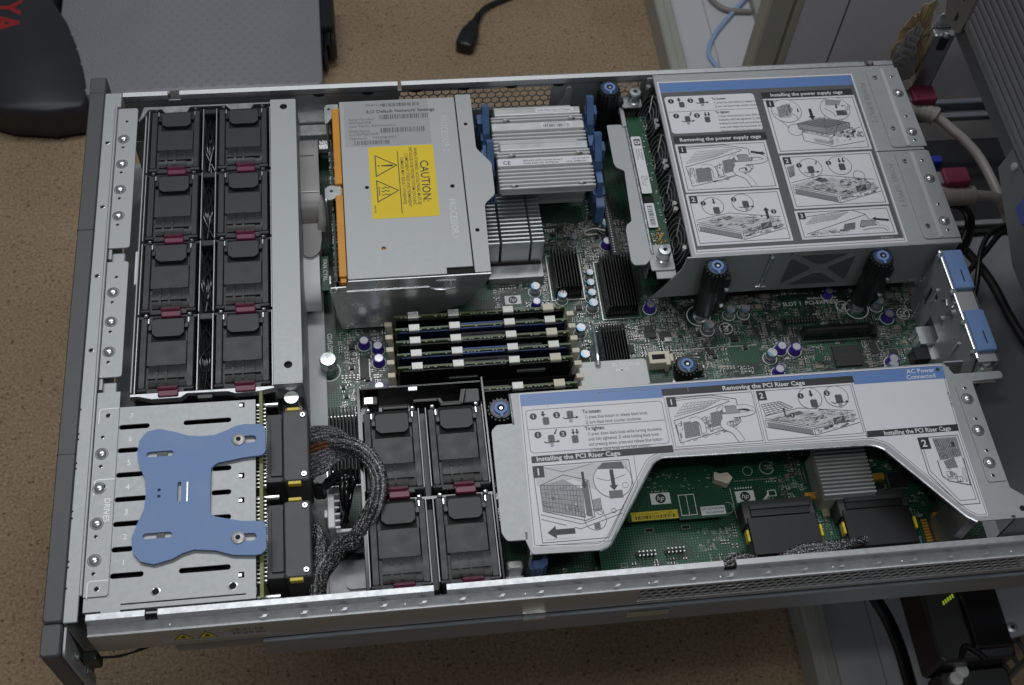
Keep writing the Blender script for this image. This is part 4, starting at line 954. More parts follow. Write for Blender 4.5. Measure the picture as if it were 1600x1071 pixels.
# ================================================================== white ribbed regulator modules
def regulator(at, label, lines):
    t = thing('regulator_module', label, 'heat sink', at, 'white ribbed regulator modules')
    bx, by, bz = at; mk = lambda mt: setattr(mm := MB(mt), 'T', lambda p: (p[0]+bx, p[1]+by, p[2]+bz)) or mm
    # body leans back: ribs run along x
    m = mk('alu'); m.prism([(-5,0),(5,0),(7,52),(-27,50),(-29,44),(-8,40)], 0, 75, ax='yz'); bd = part('body', m, t, bev=0.8)
    ys = [(-27.5,49.0),(-24,49.4),(-20.5,49.7),(-17,50),(-13.5,50.2),(-10,50.5)]
    for y, z in ys:
        m = mk('alu'); m.prism([(y-0.85,z-3),(y+0.85,z-3),(y+0.85,z+2.4),(y+0.4,z+2.9),(y-0.4,z+2.9),(y-0.85,z+2.4)], -1.2, 76.2, ax='yz'); part('rib', m, bd)
    m = mk('alu'); m.cbox(-1, -7, 48, 76, 1.5, 54, 0.7); part('label_bar', m, bd)
    for y in (3.2, 6.2): 
        m = mk('alu'); m.cbox(-1, y, 46, 76, y+1.7, 54.4, 0.5); part('rib', m, bd)
    m = mk('alu'); m.prism([(8.4,40),(16,40),(16.4,53),(15.4,55.5),(9,55.8),(8.2,54)], 2.5, 74.5, ax='yz'); m.prism([(16.8,30),(20,30),(22,50),(17.4,54)], 2.5, 68, ax='yz'); part('upper_rail', m, bd, bev=0.6)
    m = mk('clipsteel')
    for x, y, z in ((9,2.2,54.6),(64,2.2,54.6),(8,-27.0,51.9),(63,-27.0,51.9)): m.cbox(x, y, z-2, x+3.4, y+2.4, z+1.6, 0.5); m.use('void'); m.box(x+3.4,y+.3,z-.4,x+5.4,y+1.6,z+0.15); m.use('clipsteel')
    part('crimp', m, bd)
    m = mk('white'); zt = 54.08
    m.use('inkgrey')
    lines(m, zt)
    part('printed_label', m, bd)
    return t
def lab_a(m, z):
    m.use('white'); m.rect(40, -5.6, 66, 0.6, z); m.use('inkgrey'); bars(m, 42, 64, -4.8, -1.8, z+.06, 9); m.text('CU5T7090CPKT 02', 43, -1.2, z+.06, 2.2)
    m.use('white'); m.rect(37, 10, 69, 14.8, 55.9); m.use('inkgrey'); m.text('5187-538 Product of Thailand', 39, 11.4, 55.96, 2.3, bold=.01)
def lab_b(m, z):
    m.use('white'); m.rect(0, -6.4, 76, 1, z); m.use('ink'); m.text('CE', 3.5, -5, z+.06, 5.2, bold=.01)
    m.text('REPLACE WITH Hewlett-Packard', 20, -2.6, z+.06, 2.3, bold=.01); m.text('SPARE PART NO. 407748-001', 20, -5.4, z+.06, 2.3, bold=.01)
    m.text('12V DC INPUT', 60, -2.6, z+.06, 2.2, bold=.01); m.text('S.P.N.: 399854-001', 55, -5.4, z+.06, 2.2, bold=.01)
regulator((310.5, 402, 19), 'white ribbed regulator module nearer the far wall, carrying a barcode sticker', lab_a)
regulator((311, 362.6, 21), 'white ribbed regulator module nearer the memory, printed with a CE mark', lab_b)
def reg_latch(at, s, label):
    t = thing('module_latch', label, 'latch', at, 'blue latches of the regulator modules')
    bx, by, bz = at; mk = lambda mt: setattr(mm := MB(mt), 'T', lambda p: (p[0]*s+bx, p[1]+by, p[2]+bz)) or mm
    m = mk('blueclip'); m.cbox(0, -8, 0, 8, 9, 46, 1.2) if s > 0 else m.prism(rr(0,-8,8,9,1.2,2), 0, 46)
    m.prism([(-8,46),(9,46),(11,54),(14,66),(8,70),(2,62),(-6,52)], 1.0, 6.5, ax='yz'); m.prism([(-26,24),(-8,6),(-8,42),(-20,42)], 2, 7, ax='yz'); m.prism(fillet([(-34,4),(-8,0),(-8,24),(-20,30),(-32,24)], 3), 1.5, 8.5, ax='yz')
    part('arm', m, t, bev=0.7)
    m = mk('blueclip'); m.prism(rr(-1,-24,9.5,-14,1.5,2), 20, 31); m.prism(rr(0.5,2,10.5,12,1,2), 40, 56); part('thumb_rest', m, t, bev=0.6)
    return t
reg_latch((389.5, 409, 15), 1, 'blue latch at the knob end of the regulator module nearer the far wall')
reg_latch((390.5, 369, 15), 1, 'blue latch with loose foot at the knob end of the CE marked regulator module')
reg_latch((309, 404, 15), -1, 'blue latch at the cover end of the regulator module nearer the far wall')
reg_latch((309, 366, 15), -1, 'blue latch at the cover end of the CE marked regulator module')
# ================================================================== drawing helpers for printed instructions
class Art:
    """line art inside a printed frame; u, v run 0..1 over the frame"""
    def __init__(s, m, x0, y0, x1, y1, z):
        s.m, s.x0, s.y0, s.w, s.h, s.z = m, x0, y0, x1-x0, y1-y0, z
    def p(s, u, v): return (s.x0+u*s.w, s.y0+v*s.h)
    def ln(s, pts, w=0.3, c='inkline', closed=False, dz=0.12): s.m.use(c); s.m.line([s.p(*q) for q in pts], w*1.35, s.z+dz, closed)
    def fill(s, pts, c='inklight', dz=0.05): s.m.use(c); s.m.poly([s.p(*q) for q in pts], s.z+dz)
    def frame(s, w=0.35): s.ln([(0,0),(1,0),(1,1),(0,1)], w, 'inkline', True)
    def num(s, d, sz=7.2):
        x, y = s.p(0, 1); s.m.use('ink'); s.m.rect(x-0.2, y-sz, x+sz*.86, y+0.2, s.z+.20)
        s.m.use('white'); s.m.text(d, x+sz*.40, y-sz*.80, s.z+.27, sz*.85, bold=.02, align='CENTER')
    def bub(s, u, v, r, d):
        x, y = s.p(u, v); s.m.use('ink'); s.m.disc(x, y, r, s.z+.2); s.m.use('white'); s.m.text(d, x, y-r*.55, s.z+.26, r*1.5, bold=.02, align='CENTER')
    def circ(s, u, v, r, w=0.35, fillc=None):
        x, y = s.p(u, v)
        if fillc: s.m.use(fillc); s.m.disc(x, y, r, s.z+.14, 28)
        s.m.use('inkline'); s.m.ring(x, y, r, w, s.z+.17, 32)
    def arrow(s, u0, v0, u1, v1, w=1.6, dz=.22):
        (a,b),(c,d) = s.p(u0,v0), s.p(u1,v1); L_ = math.hypot(c-a, d-b); ux, uy = (c-a)/L_, (d-b)/L_; k = min(L_*.5, w*1.5)
        s.m.use('ink'); s.m.line([(a,b),(c-ux*k,d-uy*k)], w, s.z+dz)
        s.m.poly([(c,d),(c-ux*k-uy*w*1.15,d-uy*k+ux*w*1.15),(c-ux*k+uy*w*1.15,d-uy*k-ux*w*1.15)], s.z+dz)
    def knob(s, u, v, k=1.0, turn=False, down=0, dz=.2):
        x, y = s.p(u, v); m = s.m; z = s.z+dz
        m.use('inkgrey'); m.poly(rr(x-2.0*k, y-2.4*k, x+2.0*k, y+2.8*k, 0.9*k, 2), z)
        m.use('ink')
        for q in (-1.0, 0, 1.0): m.line([(x+q*k, y-2.0*k),(x+q*k, y+2.2*k)], .35*k, z+.05)
        if turn:
            m.use('inkmid'); m.rect(x-1.0*k, y-5.0*k, x+1.0*k, y-2.4*k, z); m.use('ink'); m.line([(x-4.6*k,y-1.6*k),(x-3*k,y-2.4*k),(x+4.4*k,y-1.9*k)], .5*k, z+.06)
            m.poly([(x+5*k,y-1.8*k),(x+3.4*k,y-.9*k),(x+3.4*k,y-2.8*k)], z+.06)
        for i in range(down):
            xx = x+(-0.6+2.4*i)*k; m.use('ink'); m.line([(xx, y+7.0*k),(xx, y+4.6*k)], .9*k, z); m.poly([(xx-1.2*k,y+5.0*k),(xx+1.2*k,y+5.0*k),(xx,y+3.2*k)], z)
    def detail(s, quad, n, seed, c=('inkline','inkmid','inkline'), big=.10, dz=.13, w=.24):
        rw = random.Random(seed); a, b, c_, d = [Vector((*q,0)) for q in quad]
        def Q(i, j): q = (a*(1-i)+b*i)*(1-j) + (d*(1-i)+c_*i)*j; return (q.x, q.y)
        for k in range(n):
            i, j = rw.random()*.93, rw.random()*.93; e, f_ = rw.uniform(.02,big), rw.uniform(.03,big*1.3); i1, j1 = min(1,i+e), min(1,j+f_)
            t = rw.random()
            if t < .35: s.ln([Q(i,j),Q(i1,j),Q(i1,j1),Q(i,j1)], w, rw.choice(c), True, dz)
            elif t < .55: s.fill([Q(i,j),Q(i1,j),Q(i1,j1),Q(i,j1)], rw.choice(('inkmid','inkline','inklight')), dz-.03)
            elif t < .8: s.ln([Q(i,j),Q(i1,j),Q(i1,j1)], w, rw.choice(c), False, dz)
            else:
                x, y = s.p(*Q(i,j)); s.m.use(rw.choice(c)); s.m.ring(x, y, rw.uniform(.5,1.5), w, s.z+dz, 12)
    def hatch(s, quad, n, w=.22, c='inkline', dz=.13):
        a, b, c_, d = [Vector((*q,0)) for q in quad]
        for k in range(n+1):
            t = k/n; p_ = a*(1-t)+b*t; q_ = d*(1-t)+c_*t; s.ln([(p_.x,p_.y),(q_.x,q_.y)], w, c, False, dz)
    def grid(s, quad, nu, nv, w=.22, c='inkmid'):
        a, b, c_, d = quad; s.hatch((a,b,c_,d), nu, w, c); s.hatch((b,c_,d,a), nv, w, c)
    def curve(s, pts, w=.4, c='inkline', dz=.15): s.ln([(q[0],q[1]) for q in spline([(a,b,0) for a,b in pts], 6)], w, c, False, dz)
    def hose(s, pts, r, dz=.16):
        P = [(q[0],q[1]) for q in spline([(a,b,0) for a,b in pts], 6)]
        s.ln(P, r*2, 'inkline', False, dz); s.ln(P, r*2-.6, 'white', False, dz+.05)

def art_cage(a, seed):                                     # a power cage seen from the rear corner, hoses plugged in
    a.ln([(.02,.97),(.52,.99),(.74,.90),(.80,.88),(.80,.80)], .35); a.ln([(.02,.93),(.50,.95),(.72,.86)], .25)
    a.ln([(.03,.52),(.40,.68),(.72,.84)], .35); a.ln([(.04,.50),(.06,.08),(.42,.20),(.74,.34),(.80,.42),(.80,.80)], .35)
    a.grid(((.05,.60),(.40,.72),(.62,.88),(.20,.86)), 10, 4, .18)
    a.detail(((.04,.12),(.12,.14),(.12,.50),(.04,.48)), 12, seed+1, big=.3)
    a.fill([(.13,.16),(.30,.20),(.31,.50),(.14,.47)], 'inkmid', .06); a.grid(((.13,.16),(.30,.20),(.31,.50),(.14,.47)), 9, 9, .22, 'inkline')
    a.fill([(.46,.34),(.64,.40),(.64,.68),(.47,.62)], 'inkmid', .06); a.grid(((.46,.34),(.64,.40),(.64,.68),(.47,.62)), 9, 9, .22, 'inkline')
    a.detail(((.32,.22),(.46,.26),(.46,.60),(.32,.52)), 22, seed+2, big=.3); a.detail(((.05,.05),(.76,.28),(.76,.40),(.05,.14)), 20, seed+3, big=.12)
    a.hose([(.22,.50),(.30,.52),(.35,.42),(.35,.24)], 1.5); a.hose([(.56,.66),(.62,.72),(.64,.62)], 1.2)
    a.fill([(.62,.58),(.66,.74),(.76,.74),(.82,.64),(.78,.54)], 'inkmid', .15); a.ln([(.62,.58),(.66,.74),(.76,.74),(.82,.64),(.78,.54)], .4, 'inkline', True, .17)
    a.hose([(.60,.54),(.72,.54),(.90,.56),(.97,.62),(.90,.70),(.78,.70)], 1.4, .18); a.hose([(.76,.02),(.70,.22),(.60,.34),(.62,.46),(.72,.50)], 1.9, .20)
    a.detail(((.66,.30),(.80,.40),(.80,.54),(.66,.50)), 14, seed+4, big=.3)
def art_server(a, seed, open_=True):                       # long view of the whole server, rear corner near the viewer
    a.fill([(.04,.44),(.34,.56),(.60,.50),(.88,.44),(.86,.38),(.50,.20),(.10,.32)], 'inklight', .04)
    a.ln([(.02,.40),(.50,.16),(.98,.30)], .3); a.ln([(.02,.26),(.50,.03),(.99,.22)], .35); a.ln([(.02,.40),(.02,.26)], .3); a.ln([(.50,.16),(.50,.03)], .3)
    a.fill([(.04,.36),(.48,.15),(.48,.05),(.04,.26)], 'inkmid', .06); a.hatch(((.04,.36),(.48,.15),(.48,.05),(.04,.26)), 30, .28)
    a.ln([(.02,.44),(.50,.20),(.94,.40)], .25); a.ln([(.02,.48),(.40,.60),(.96,.46)], .3)
    a.fill([(.52,.14),(.96,.28),(.96,.40),(.52,.24)], 'inklight', .06); a.detail(((.51,.06),(.97,.22),(.97,.40),(.51,.24)), 46, seed, big=.16, w=.3)
    a.fill([(.72,.22),(.84,.26),(.84,.38),(.72,.34)], 'inkline', .1); a.ln([(.74,.25),(.82,.36)], .5, 'inkmid', False, .16)
    a.detail(((.06,.40),(.48,.22),(.72,.42),(.34,.56)), 46, seed+3, big=.15, w=.25)
    a.fill([(.30,.50),(.40,.54),(.44,.48),(.36,.45)], 'inkgrey', .12); a.fill([(.42,.53),(.50,.55),(.52,.48),(.45,.46)], 'inklight', .13)
    a.detail(((.52,.46),(.92,.34),(.96,.44),(.60,.56)), 26, seed+5, big=.14)
def knob_rows(m, x0, y0, z, w, lines1, lines2, ts, split, sx=0.76):
    """the loosen / tighten notice; x0,y0 is its top left corner"""
    a = Art(m, x0, y0-40, x0+w, y0, z)
    X = lambda mm: mm/w; V = lambda mm: 1-mm/40
    a.bub(X(5.0), V(5.2), 2.5, '1'); a.knob(X(13.5), V(9.6), 1.15, False, 0); a.arrow(X(12), V(1.8), X(12), V(6.0), 1.5); a.bub(X(21.5), V(5.4), 2.5, '2'); a.knob(X(31), V(6.0), 1.15, True)
    a.bub(X(6.5), V(split+4.5), 2.5, '1'); a.knob(X(15.5), V(split+8.4), 1.15, True); a.arrow(X(20), V(split+1.0), X(18), V(split+5.0), .8); a.bub(X(24), V(split+5), 2.5, '2'); a.knob(X(32), V(split+10), 1.15, False, 2)
    m.use('ink'); m.text('To loosen:', x0+40, y0-5.6, z+.12, ts*1.15, bold=.02, sx=sx*1.05)
    m.use('inkgrey')
    for k, l in enumerate(lines1): m.text(l, x0+41, y0-9.8-4.1*k, z+.12, ts, bold=.004, sx=sx)
    m.use('ink'); m.text('To tighten:', x0+40, y0-split-3.6, z+.12, ts*1.15, bold=.02, sx=sx*1.05)
    m.use('inkgrey')
    for k, l in enumerate(lines2): m.text(l, x0+41, y0-split-7.8-4.0*k, z+.12, ts, bold=.004, sx=sx)
    m.use('inkline'); m.line([(x0+.5,y0-split),(x0+w-.5,y0-split)], .3, z+.1)
LOOSEN = ('1) press the blue button to release the black knob,', '2) turn the black knob counter-clockwise.')
TIGHT5 = ('1) press down the black knob while turning', 'clockwise until fully tightened, 2) while', 'holding the black knob and pressing down,', 'press and release the blue button to lower', 'the black knob to the lock position.')

# ================================================================== power supply cage
ps = thing('power_supply_cage', 'steel power supply cage with a large instruction label about the power supply cage on top', 'power supply cage', (555, 342, 35))
m = MB('steel'); m.prism([(447.4,248.5),(664.5,248.5),(664.5,342),(661.6,343.5),(661.6,438.4),(449.5,438.4)], 83.6, 85.4); tp = part('top_cover', m, ps, bev=0.4)
wl = [(444,85.6),(661.5,85.6),(661.5,33),(503,35),(424.6,33.5),(442.3,70.5)]
m = MB('psuwall'); m.prism(wl, 248.2, 249.4, ax='xz'); m.box(445, 436, 36, 661, 437.4, 83.6); m.box(660.2, 249.4, 36, 661.4, 437, 83.6); wall_ = part('side_wall', m, ps)
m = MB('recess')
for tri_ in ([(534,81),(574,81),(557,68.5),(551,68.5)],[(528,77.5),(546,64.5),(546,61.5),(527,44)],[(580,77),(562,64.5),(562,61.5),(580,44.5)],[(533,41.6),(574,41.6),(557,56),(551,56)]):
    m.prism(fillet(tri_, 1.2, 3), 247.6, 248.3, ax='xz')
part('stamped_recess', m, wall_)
m = MB('steel2')
m.tube([(511,247.9,41),(511.5,247.2,82)], 1.5, 8); m.tube([(507,247.9,41),(516,247.9,40)], 1.0, 8)
m.tube([(637,248,37),(652,248,36)], 1.6, 8); part('pressed_rib', m, wall_, smooth=True)
for x, zz in ((509.5,83.2),(527,83.6)):
    o = put('rivet_hole', HOLES, wall_, rel(ps, (x, 248.2, zz))); o.rotation_euler = (R(90),0,0)
# raised ends carrying domes and rivets
for y0, y1, dy, ry in ((346.5,434,(404.8,387.6,370.5,362.0),(423.4,366.3)),(253,341,(312.1,295.3,277,269.0),(331.1,265.0))):
    m = MB('steel'); m.prism(fillet([(634,y0),(664,y0),(662.5,y1),(634,y1)], [4,0.5,0.5,3]), 85.42, 86.5); rg = part('end_plate', m, tp, bev=0.35)
    m = MB('embossed'); m.box(646.6, y0+.5, 86.45, 650.2, y1-.5, 87.3); part('step_ridge', m, tp, bev=0.4)
    for k, y in enumerate(dy[:1]+dy[1:]):
        if k in (0, 3) : put('dome_screw', DOME, rg and tp, rel(ps, (656.0-(0.6 if k else 0), y if k == 0 else dy[0]-43, 86.5))); put('screw_ring', SRING, tp, rel(ps, (656-(0.6 if k else 0), y if k == 0 else dy[0]-43, 86.53)))
    for y in (dy[0]-26, dy[0]-52, dy[0]+19): put('rivet_hole', HOLES, tp, rel(ps, (655.4, y, 86.5)))
    for y in ry: put('torx_screw', star_mesh(2.2), tp, rel(ps, (640, y, 86.5)))
for w_, y_ in (('POWER SUPPLY 2', 419), ('POWER SUPPLY 1', 330)): m = MB('steeldark'); m.text(w_, 625.6, y_, 85.46, 6.6, rot=-90, sx=0.86); part('embossing', m, tp)
m = MB('void'); m.box(620, 343.0, 85.2, 664, 343.8, 85.48); part('seam', m, tp)
# the big label
ZL = 85.46
L_ = MB('white'); L_.prism([(450.8,251.6),(620.6,251.6),(621.8,430.2),(451.6,430.2)], 85.41, ZL)
L_.use('ink'); L_.line([(452.4,253.4),(618.9,253.4),(620.2,428.6),(453.2,428.6)], .4, ZL+.04, True)
L_.use('inkgrey'); L_.poly([(452.4,255.6),(618.4,255.6),(619.8,418),(453.2,418)], ZL+.05)
L_.use('labelblue'); L_.poly([(453.0,418.2),(619.8,417.6),(620.0,428.2),(453.2,428.2)], ZL+.06)
z1 = ZL+.10; z2 = ZL+.14
L_.use('white'); L_.poly(rr(454.8,372.6,531.4,413,3), z1)
knob_rows(L_, 454.8, 413, z2, 76.6, LOOSEN, TIGHT5, 3.05, 17)
L_.use('ink'); L_.rect(454.6,362.2,532.6,369.8, z1); L_.rect(537.8,406.6,616.8,413.2, z1)
L_.use('white'); L_.text('Removing the power supply cage', 493.5, 363.9, z2, 5.1, bold=.02, align='CENTER'); L_.text('Installing the power supply cage', 577, 408.2, z2, 4.9, bold=.02, align='CENTER')
panels = [(454.8,311.6,530.4,360.8),(454.2,259.4,530,309.6),(538.2,346.6,617.2,405.6),(538.4,289.6,615.6,344),(537.6,259.6,614.6,287.4)]
for (a0,b0,a1,b1) in panels: L_.use('white'); L_.rect(a0-.2, b0-.2, a1+.2, b1+.2, z1)
def sub(i, mg=2.0): a0,b0,a1,b1 = panels[i]; return Art(L_, a0+mg, b0+mg, a1-mg, b1-mg, z2)
a = sub(0); a.frame(); art_cage(a, 20); a.num('1'); a.arrow(.82,.80,.98,.74, 2.0)
a = sub(1); a.frame(); art_server(a, 40); a.num('2'); a.circ(.24,.76,8.6,.45,'white'); a.bub(.14,.83,2.2,'1'); a.knob(.27,.66,1.3); a.arrow(.26,.92,.26,.80,1.3); a.circ(.58,.80,8.6,.45,'white'); a.bub(.49,.88,2.2,'2'); a.knob(.61,.76,1.3,True); a.arrow(.82,.44,.82,.68,2.2); a.bub(.90,.58,2.2,'3')
a = sub(2); a.frame(); a.num('1')
a.fill([(.28,.52),(.56,.60),(.88,.50),(.86,.38),(.60,.26),(.28,.40)], 'inkmid', .06); a.grid(((.28,.52),(.56,.62),(.86,.50),(.58,.42)), 8, 6, .25, 'inkline'); a.ln([(.28,.52),(.58,.42),(.86,.50)], .4); a.ln([(.28,.52),(.28,.42),(.58,.30),(.58,.42)], .35); a.ln([(.58,.30),(.86,.40),(.86,.50)], .35)
for k in range(4): x_, y_ = a.p(.62+.062*k, .385+.02*k); L_.use('inkgrey'); L_.ring(x_, y_, 1.9, .5, z2+.2, 14)
a.ln([(.30,.36),(.30,.18),(.60,.04),(.98,.12)], .35); a.hatch(((.42,.22),(.60,.14),(.60,.07),(.42,.15)), 14, .3); a.detail(((.58,.10),(.98,.16),(.98,.44),(.62,.28)), 46, 71, big=.16, w=.3); a.ln([(.30,.36),(.60,.22),(.98,.40)], .3)
a.detail(((.30,.40),(.58,.28),(.60,.24),(.32,.36)), 12, 77, big=.2)
a.circ(.20,.78,12.6,.4,'white'); a.circ(.76,.78,12.6,.4,'white'); a.circ(.24,.40,6.2,.35)
a.fill([(.10,.66),(.10,.86),(.24,.92),(.28,.80),(.22,.68)], 'inkmid', .2); a.detail(((.08,.66),(.24,.66),(.26,.92),(.10,.88)), 14, 73, big=.4, dz=.25); a.ln([(.22,.92),(.24,.74),(.30,.66),(.30,.60)], .3, 'inkline', False, .26); a.arrow(.33,.82,.33,.74,1.0,.3); a.curve([(.06,.74),(.14,.66),(.24,.66)], .3, 'inkline', .26)
a.fill([(.68,.98),(.66,.86),(.82,.84),(.86,.94)], 'inkmid', .2); a.fill([(.76,.74),(.88,.74),(.88,.64),(.76,.64)], 'inkline', .22); a.ln([(.64,.80),(.72,.70),(.74,.62)], .3, 'inkline', False, .26); a.arrow(.78,.86,.78,.78,1.2,.3); a.detail(((.84,.68),(.94,.70),(.94,.84),(.84,.84)), 8, 75, big=.5, dz=.25)
a.arrow(.47,.80,.47,.58, 2.6); a.ln([(.10,.60),(.18,.44)], .25); a.ln([(.84,.62),(.66,.30)], .25); a.ln([(.62,.70),(.58,.42)], .25)
a = sub(3); a.frame(); a.num('2'); art_server(a, 55); a.hatch(((.02,.80),(.10,.84),(.08,.62),(.02,.58)), 8, .3); a.circ(.28,.76,9.6,.45,'white'); a.bub(.16,.82,2.3,'1'); a.knob(.28,.72,1.35,True); a.arrow(.37,.90,.35,.82,.8); a.circ(.62,.78,9.6,.45,'white'); a.bub(.50,.84,2.3,'2'); a.knob(.64,.74,1.35,False,2); a.circ(.80,.56,4.6,.35); a.circ(.62,.40,4.2); a.circ(.84,.36,4.2)
a = sub(4); a.frame(); a.num('3', 6.4)
a.ln([(.02,.80),(.60,1.0),(.74,.80),(.76,.62),(.86,.40)], .35); a.ln([(.04,.12),(.44,.50),(.74,.78)], .35); a.grid(((.05,.50),(.40,.66),(.56,.92),(.16,.80)), 9, 5, .2); a.fill([(.44,.14),(.58,.24),(.60,.48),(.48,.44)], 'inkmid', .06); a.grid(((.44,.14),(.58,.24),(.60,.48),(.48,.44)), 8, 8, .22, 'inkline'); a.fill([(.64,.30),(.68,.56),(.80,.52),(.84,.26)], 'inkmid', .08); a.ln([(.64,.30),(.68,.56),(.80,.52),(.84,.26)], .35, 'inkline', True); a.hose([(.66,.20),(.76,.26),(.90,.24),(.94,.10)], 1.1); a.detail(((.06,.04),(.60,.10),(.60,.24),(.06,.18)), 26, 82, big=.14); a.fill([(.20,.06),(.36,.14),(.38,.30),(.22,.22)], 'inklight', .06)
a.arrow(.98,.50,.80,.60, 1.9)
L_.use('inklight'); L_.text('407858-001', 600, 256.3, z2, 2.2)
part('instruction_label', L_, tp, fix=False)
# fan faces at the front of the cage
fg = MB('blackgloss')
fx0 = lambda z: 424.6 + (z-33.5)*0.36
for k in range(4):
    cy = 413-43.5*k
    m = MB('black'); m.prism([(438,36),(453.5,82.5),(462,82.5),(462,36)], cy-20.5, cy+20.5, ax='xz'); fan_ = part('cage_fan', m, ps)
    m = MB('guard'); up_ = Vector((0.318,0,0.948)); c0 = Vector((445.2,cy,60))
    for rad in (5, 10, 15, 19.5):
        m.tube([tuple(c0 + up_*(rad*math.sin(2*math.pi*i/28)) + Vector((0,1,0))*(rad*math.cos(2*math.pi*i/28))) for i in range(29)], 0.5, 6)
    for q in (45,135,225,315): m.tube([tuple(c0 + up_*(r_*math.sin(R(q))) + Vector((0,1,0))*(r_*math.cos(R(q)))) for r_ in (5,12,19.5)], 0.6, 6)
    part('finger_guard', m, fan_, smooth=True)
    m = MB('sealbrass')
    for q in (-19, 19): m.cyl(446, cy+q, 76, 79, 2.0, 10)
    part('guard_screw', m, fan_, smooth=True)

# ================================================================== upright power backplane with bracket
pb = thing('power_backplane', 'green circuit board with white stickers held by a bent steel bracket', 'circuit board', (424, 345, 12))
m = MB('pcb3'); m.prism([(285,14),(420,14),(420,54),(285,54)], 428.4, 430.2, ax='yz')
m.add([(430.2,285,54),(430.2,420,54),(428.4,420,54),(428.4,285,54)], [(0,1,2,3)]); m.T = None
m.prism([(427.6,284),(442.5,284),(442.5,420),(427.6,420)], 53.4, 55); part('board', m, pb)
m = MB('white'); m.prism(rr(427.0,333.6,435.4,394.4,1.2), 58.6, 59.1)
m.use('ink'); m.poly(rr(429.0,384.5,434.4,391.5,.8), 59.16); m.use('white'); m.disc(431.7,388,2.3,59.2); m.use('ink'); m.text('hp', 430.9, 390, 59.25, 3.4, rot=-90, bold=.02)
for k, ln in enumerate(('PN: 408200-001', 'BCN 407749', 'Made in Mexico')): m.use('inkline'); m.text(ln, 433.0-2.0*k, 381, 59.16, 1.9, rot=-90); m.text(('PS BP','A5 REV 7 2W','Pdo of China')[k], 433.0-2.0*k, 352, 59.16, 1.9, rot=-90)
m.use('white'); m.prism(rr(427.2,300,435.0,324.6,.6), 57, 57.5); m.T = lambda p: (429+p[1], p[0], p[2]); m.use('ink'); bars(m, 302, 322.5, 0, 4.4, 57.56, 8); m.T = None
m.use('void'); m.box(428,326,55,436,332,57); part('sticker', m, pb)
m = MB('steel'); 
pl = fillet([(408.6,407.5),(420.5,407.5),(424.2,403),(424.2,300),(425,270),(418,262.5),(408.4,262.5),(406.8,267),(407.4,296),(408.8,302),(413.5,305.5),(415.6,352),(416.0,357.5),(409.6,361.4),(408.2,366)], [2,3,1,1,2,2,5,4,5,4,3,2,3,5,4], 4)
m.prism(pl, 58.8, 60.2); m.box(423.4, 272, 26, 425, 403, 60.2); m.cbox(421.6,404,60,425.6,436,61.6,.6) ; br2 = part('bracket', m, pb, bev=0.3)
m = MB('steel2'); m.tube([(424.6,272,60),(424.6,403,60)], 1.5, 10); part('folded_edge', m, br2, smooth=True)
m = MB('steel'); m.prism(rr(424,422,441,436,2), 63.4, 64.8); m.prism(rr(421.6,256.5,440.6,281,1.5), 58.4, 59.8); m.prism([(425,249.6),(441,249.6),(441,258),(425,258)], 57, 58.2); part('mounting_ear', m, pb, bev=0.3)
scr = MB('steel2'); scr.lathe(0,0,[(5.4,0),(5.4,1.5),(4.4,2.2),(4.4,4.5),(5.2,5),(5.4,11),(4.6,12.2),(0.1,12.4)], 22); scr.use('void'); scr.disc(0,0,1.8,12.5,6); SCR = scr.mesh('thumb_screw', smooth=True)
put('thumb_screw', SCR, pb, rel(pb, (434.4, 428.5, 64.8))); put('thumb_screw', SCR, pb, rel(pb, (432.2, 267.4, 59.8)))
m = MB('solder')
rw = random.Random(6)
for k in range(34):
    x = rw.uniform(436,442); y = rw.uniform(302,418); m.use(rw.choice(('solder','silk','solder'))); m.box(x, y, 55, x+.9, y+.9, 55.7)
for k in range(60):
    y = rw.uniform(281,299); m.use(rw.choice(('solder','gold','ceramic'))); x = rw.uniform(428,438); m.box(x, y, 55, x+1, y+1, 56.4)
part('small_components', m, pb, kind='stuff')
m = MB('black'); m.cbox(402, 300, ZB, 408, 400, ZB+12, 0.6); m.use('solder')
for k in range(36): m.box(404, 303+2.6*k, ZB+12, 405, 304+2.6*k, ZB+12.6)
part('edge_connector', m, pb)
m = MB('clipsteel'); m.tube(spline([(402,352,22),(399.5,351,26),(398.5,345,25),(400,340,22)], 6), 0.7, 6); m.tube(spline([(401,330,16),(392,332,17),(384,331,15),(386,328,14),(394,328,15)], 6), 0.8, 8); part('wire_bail', m, pb, smooth=True)

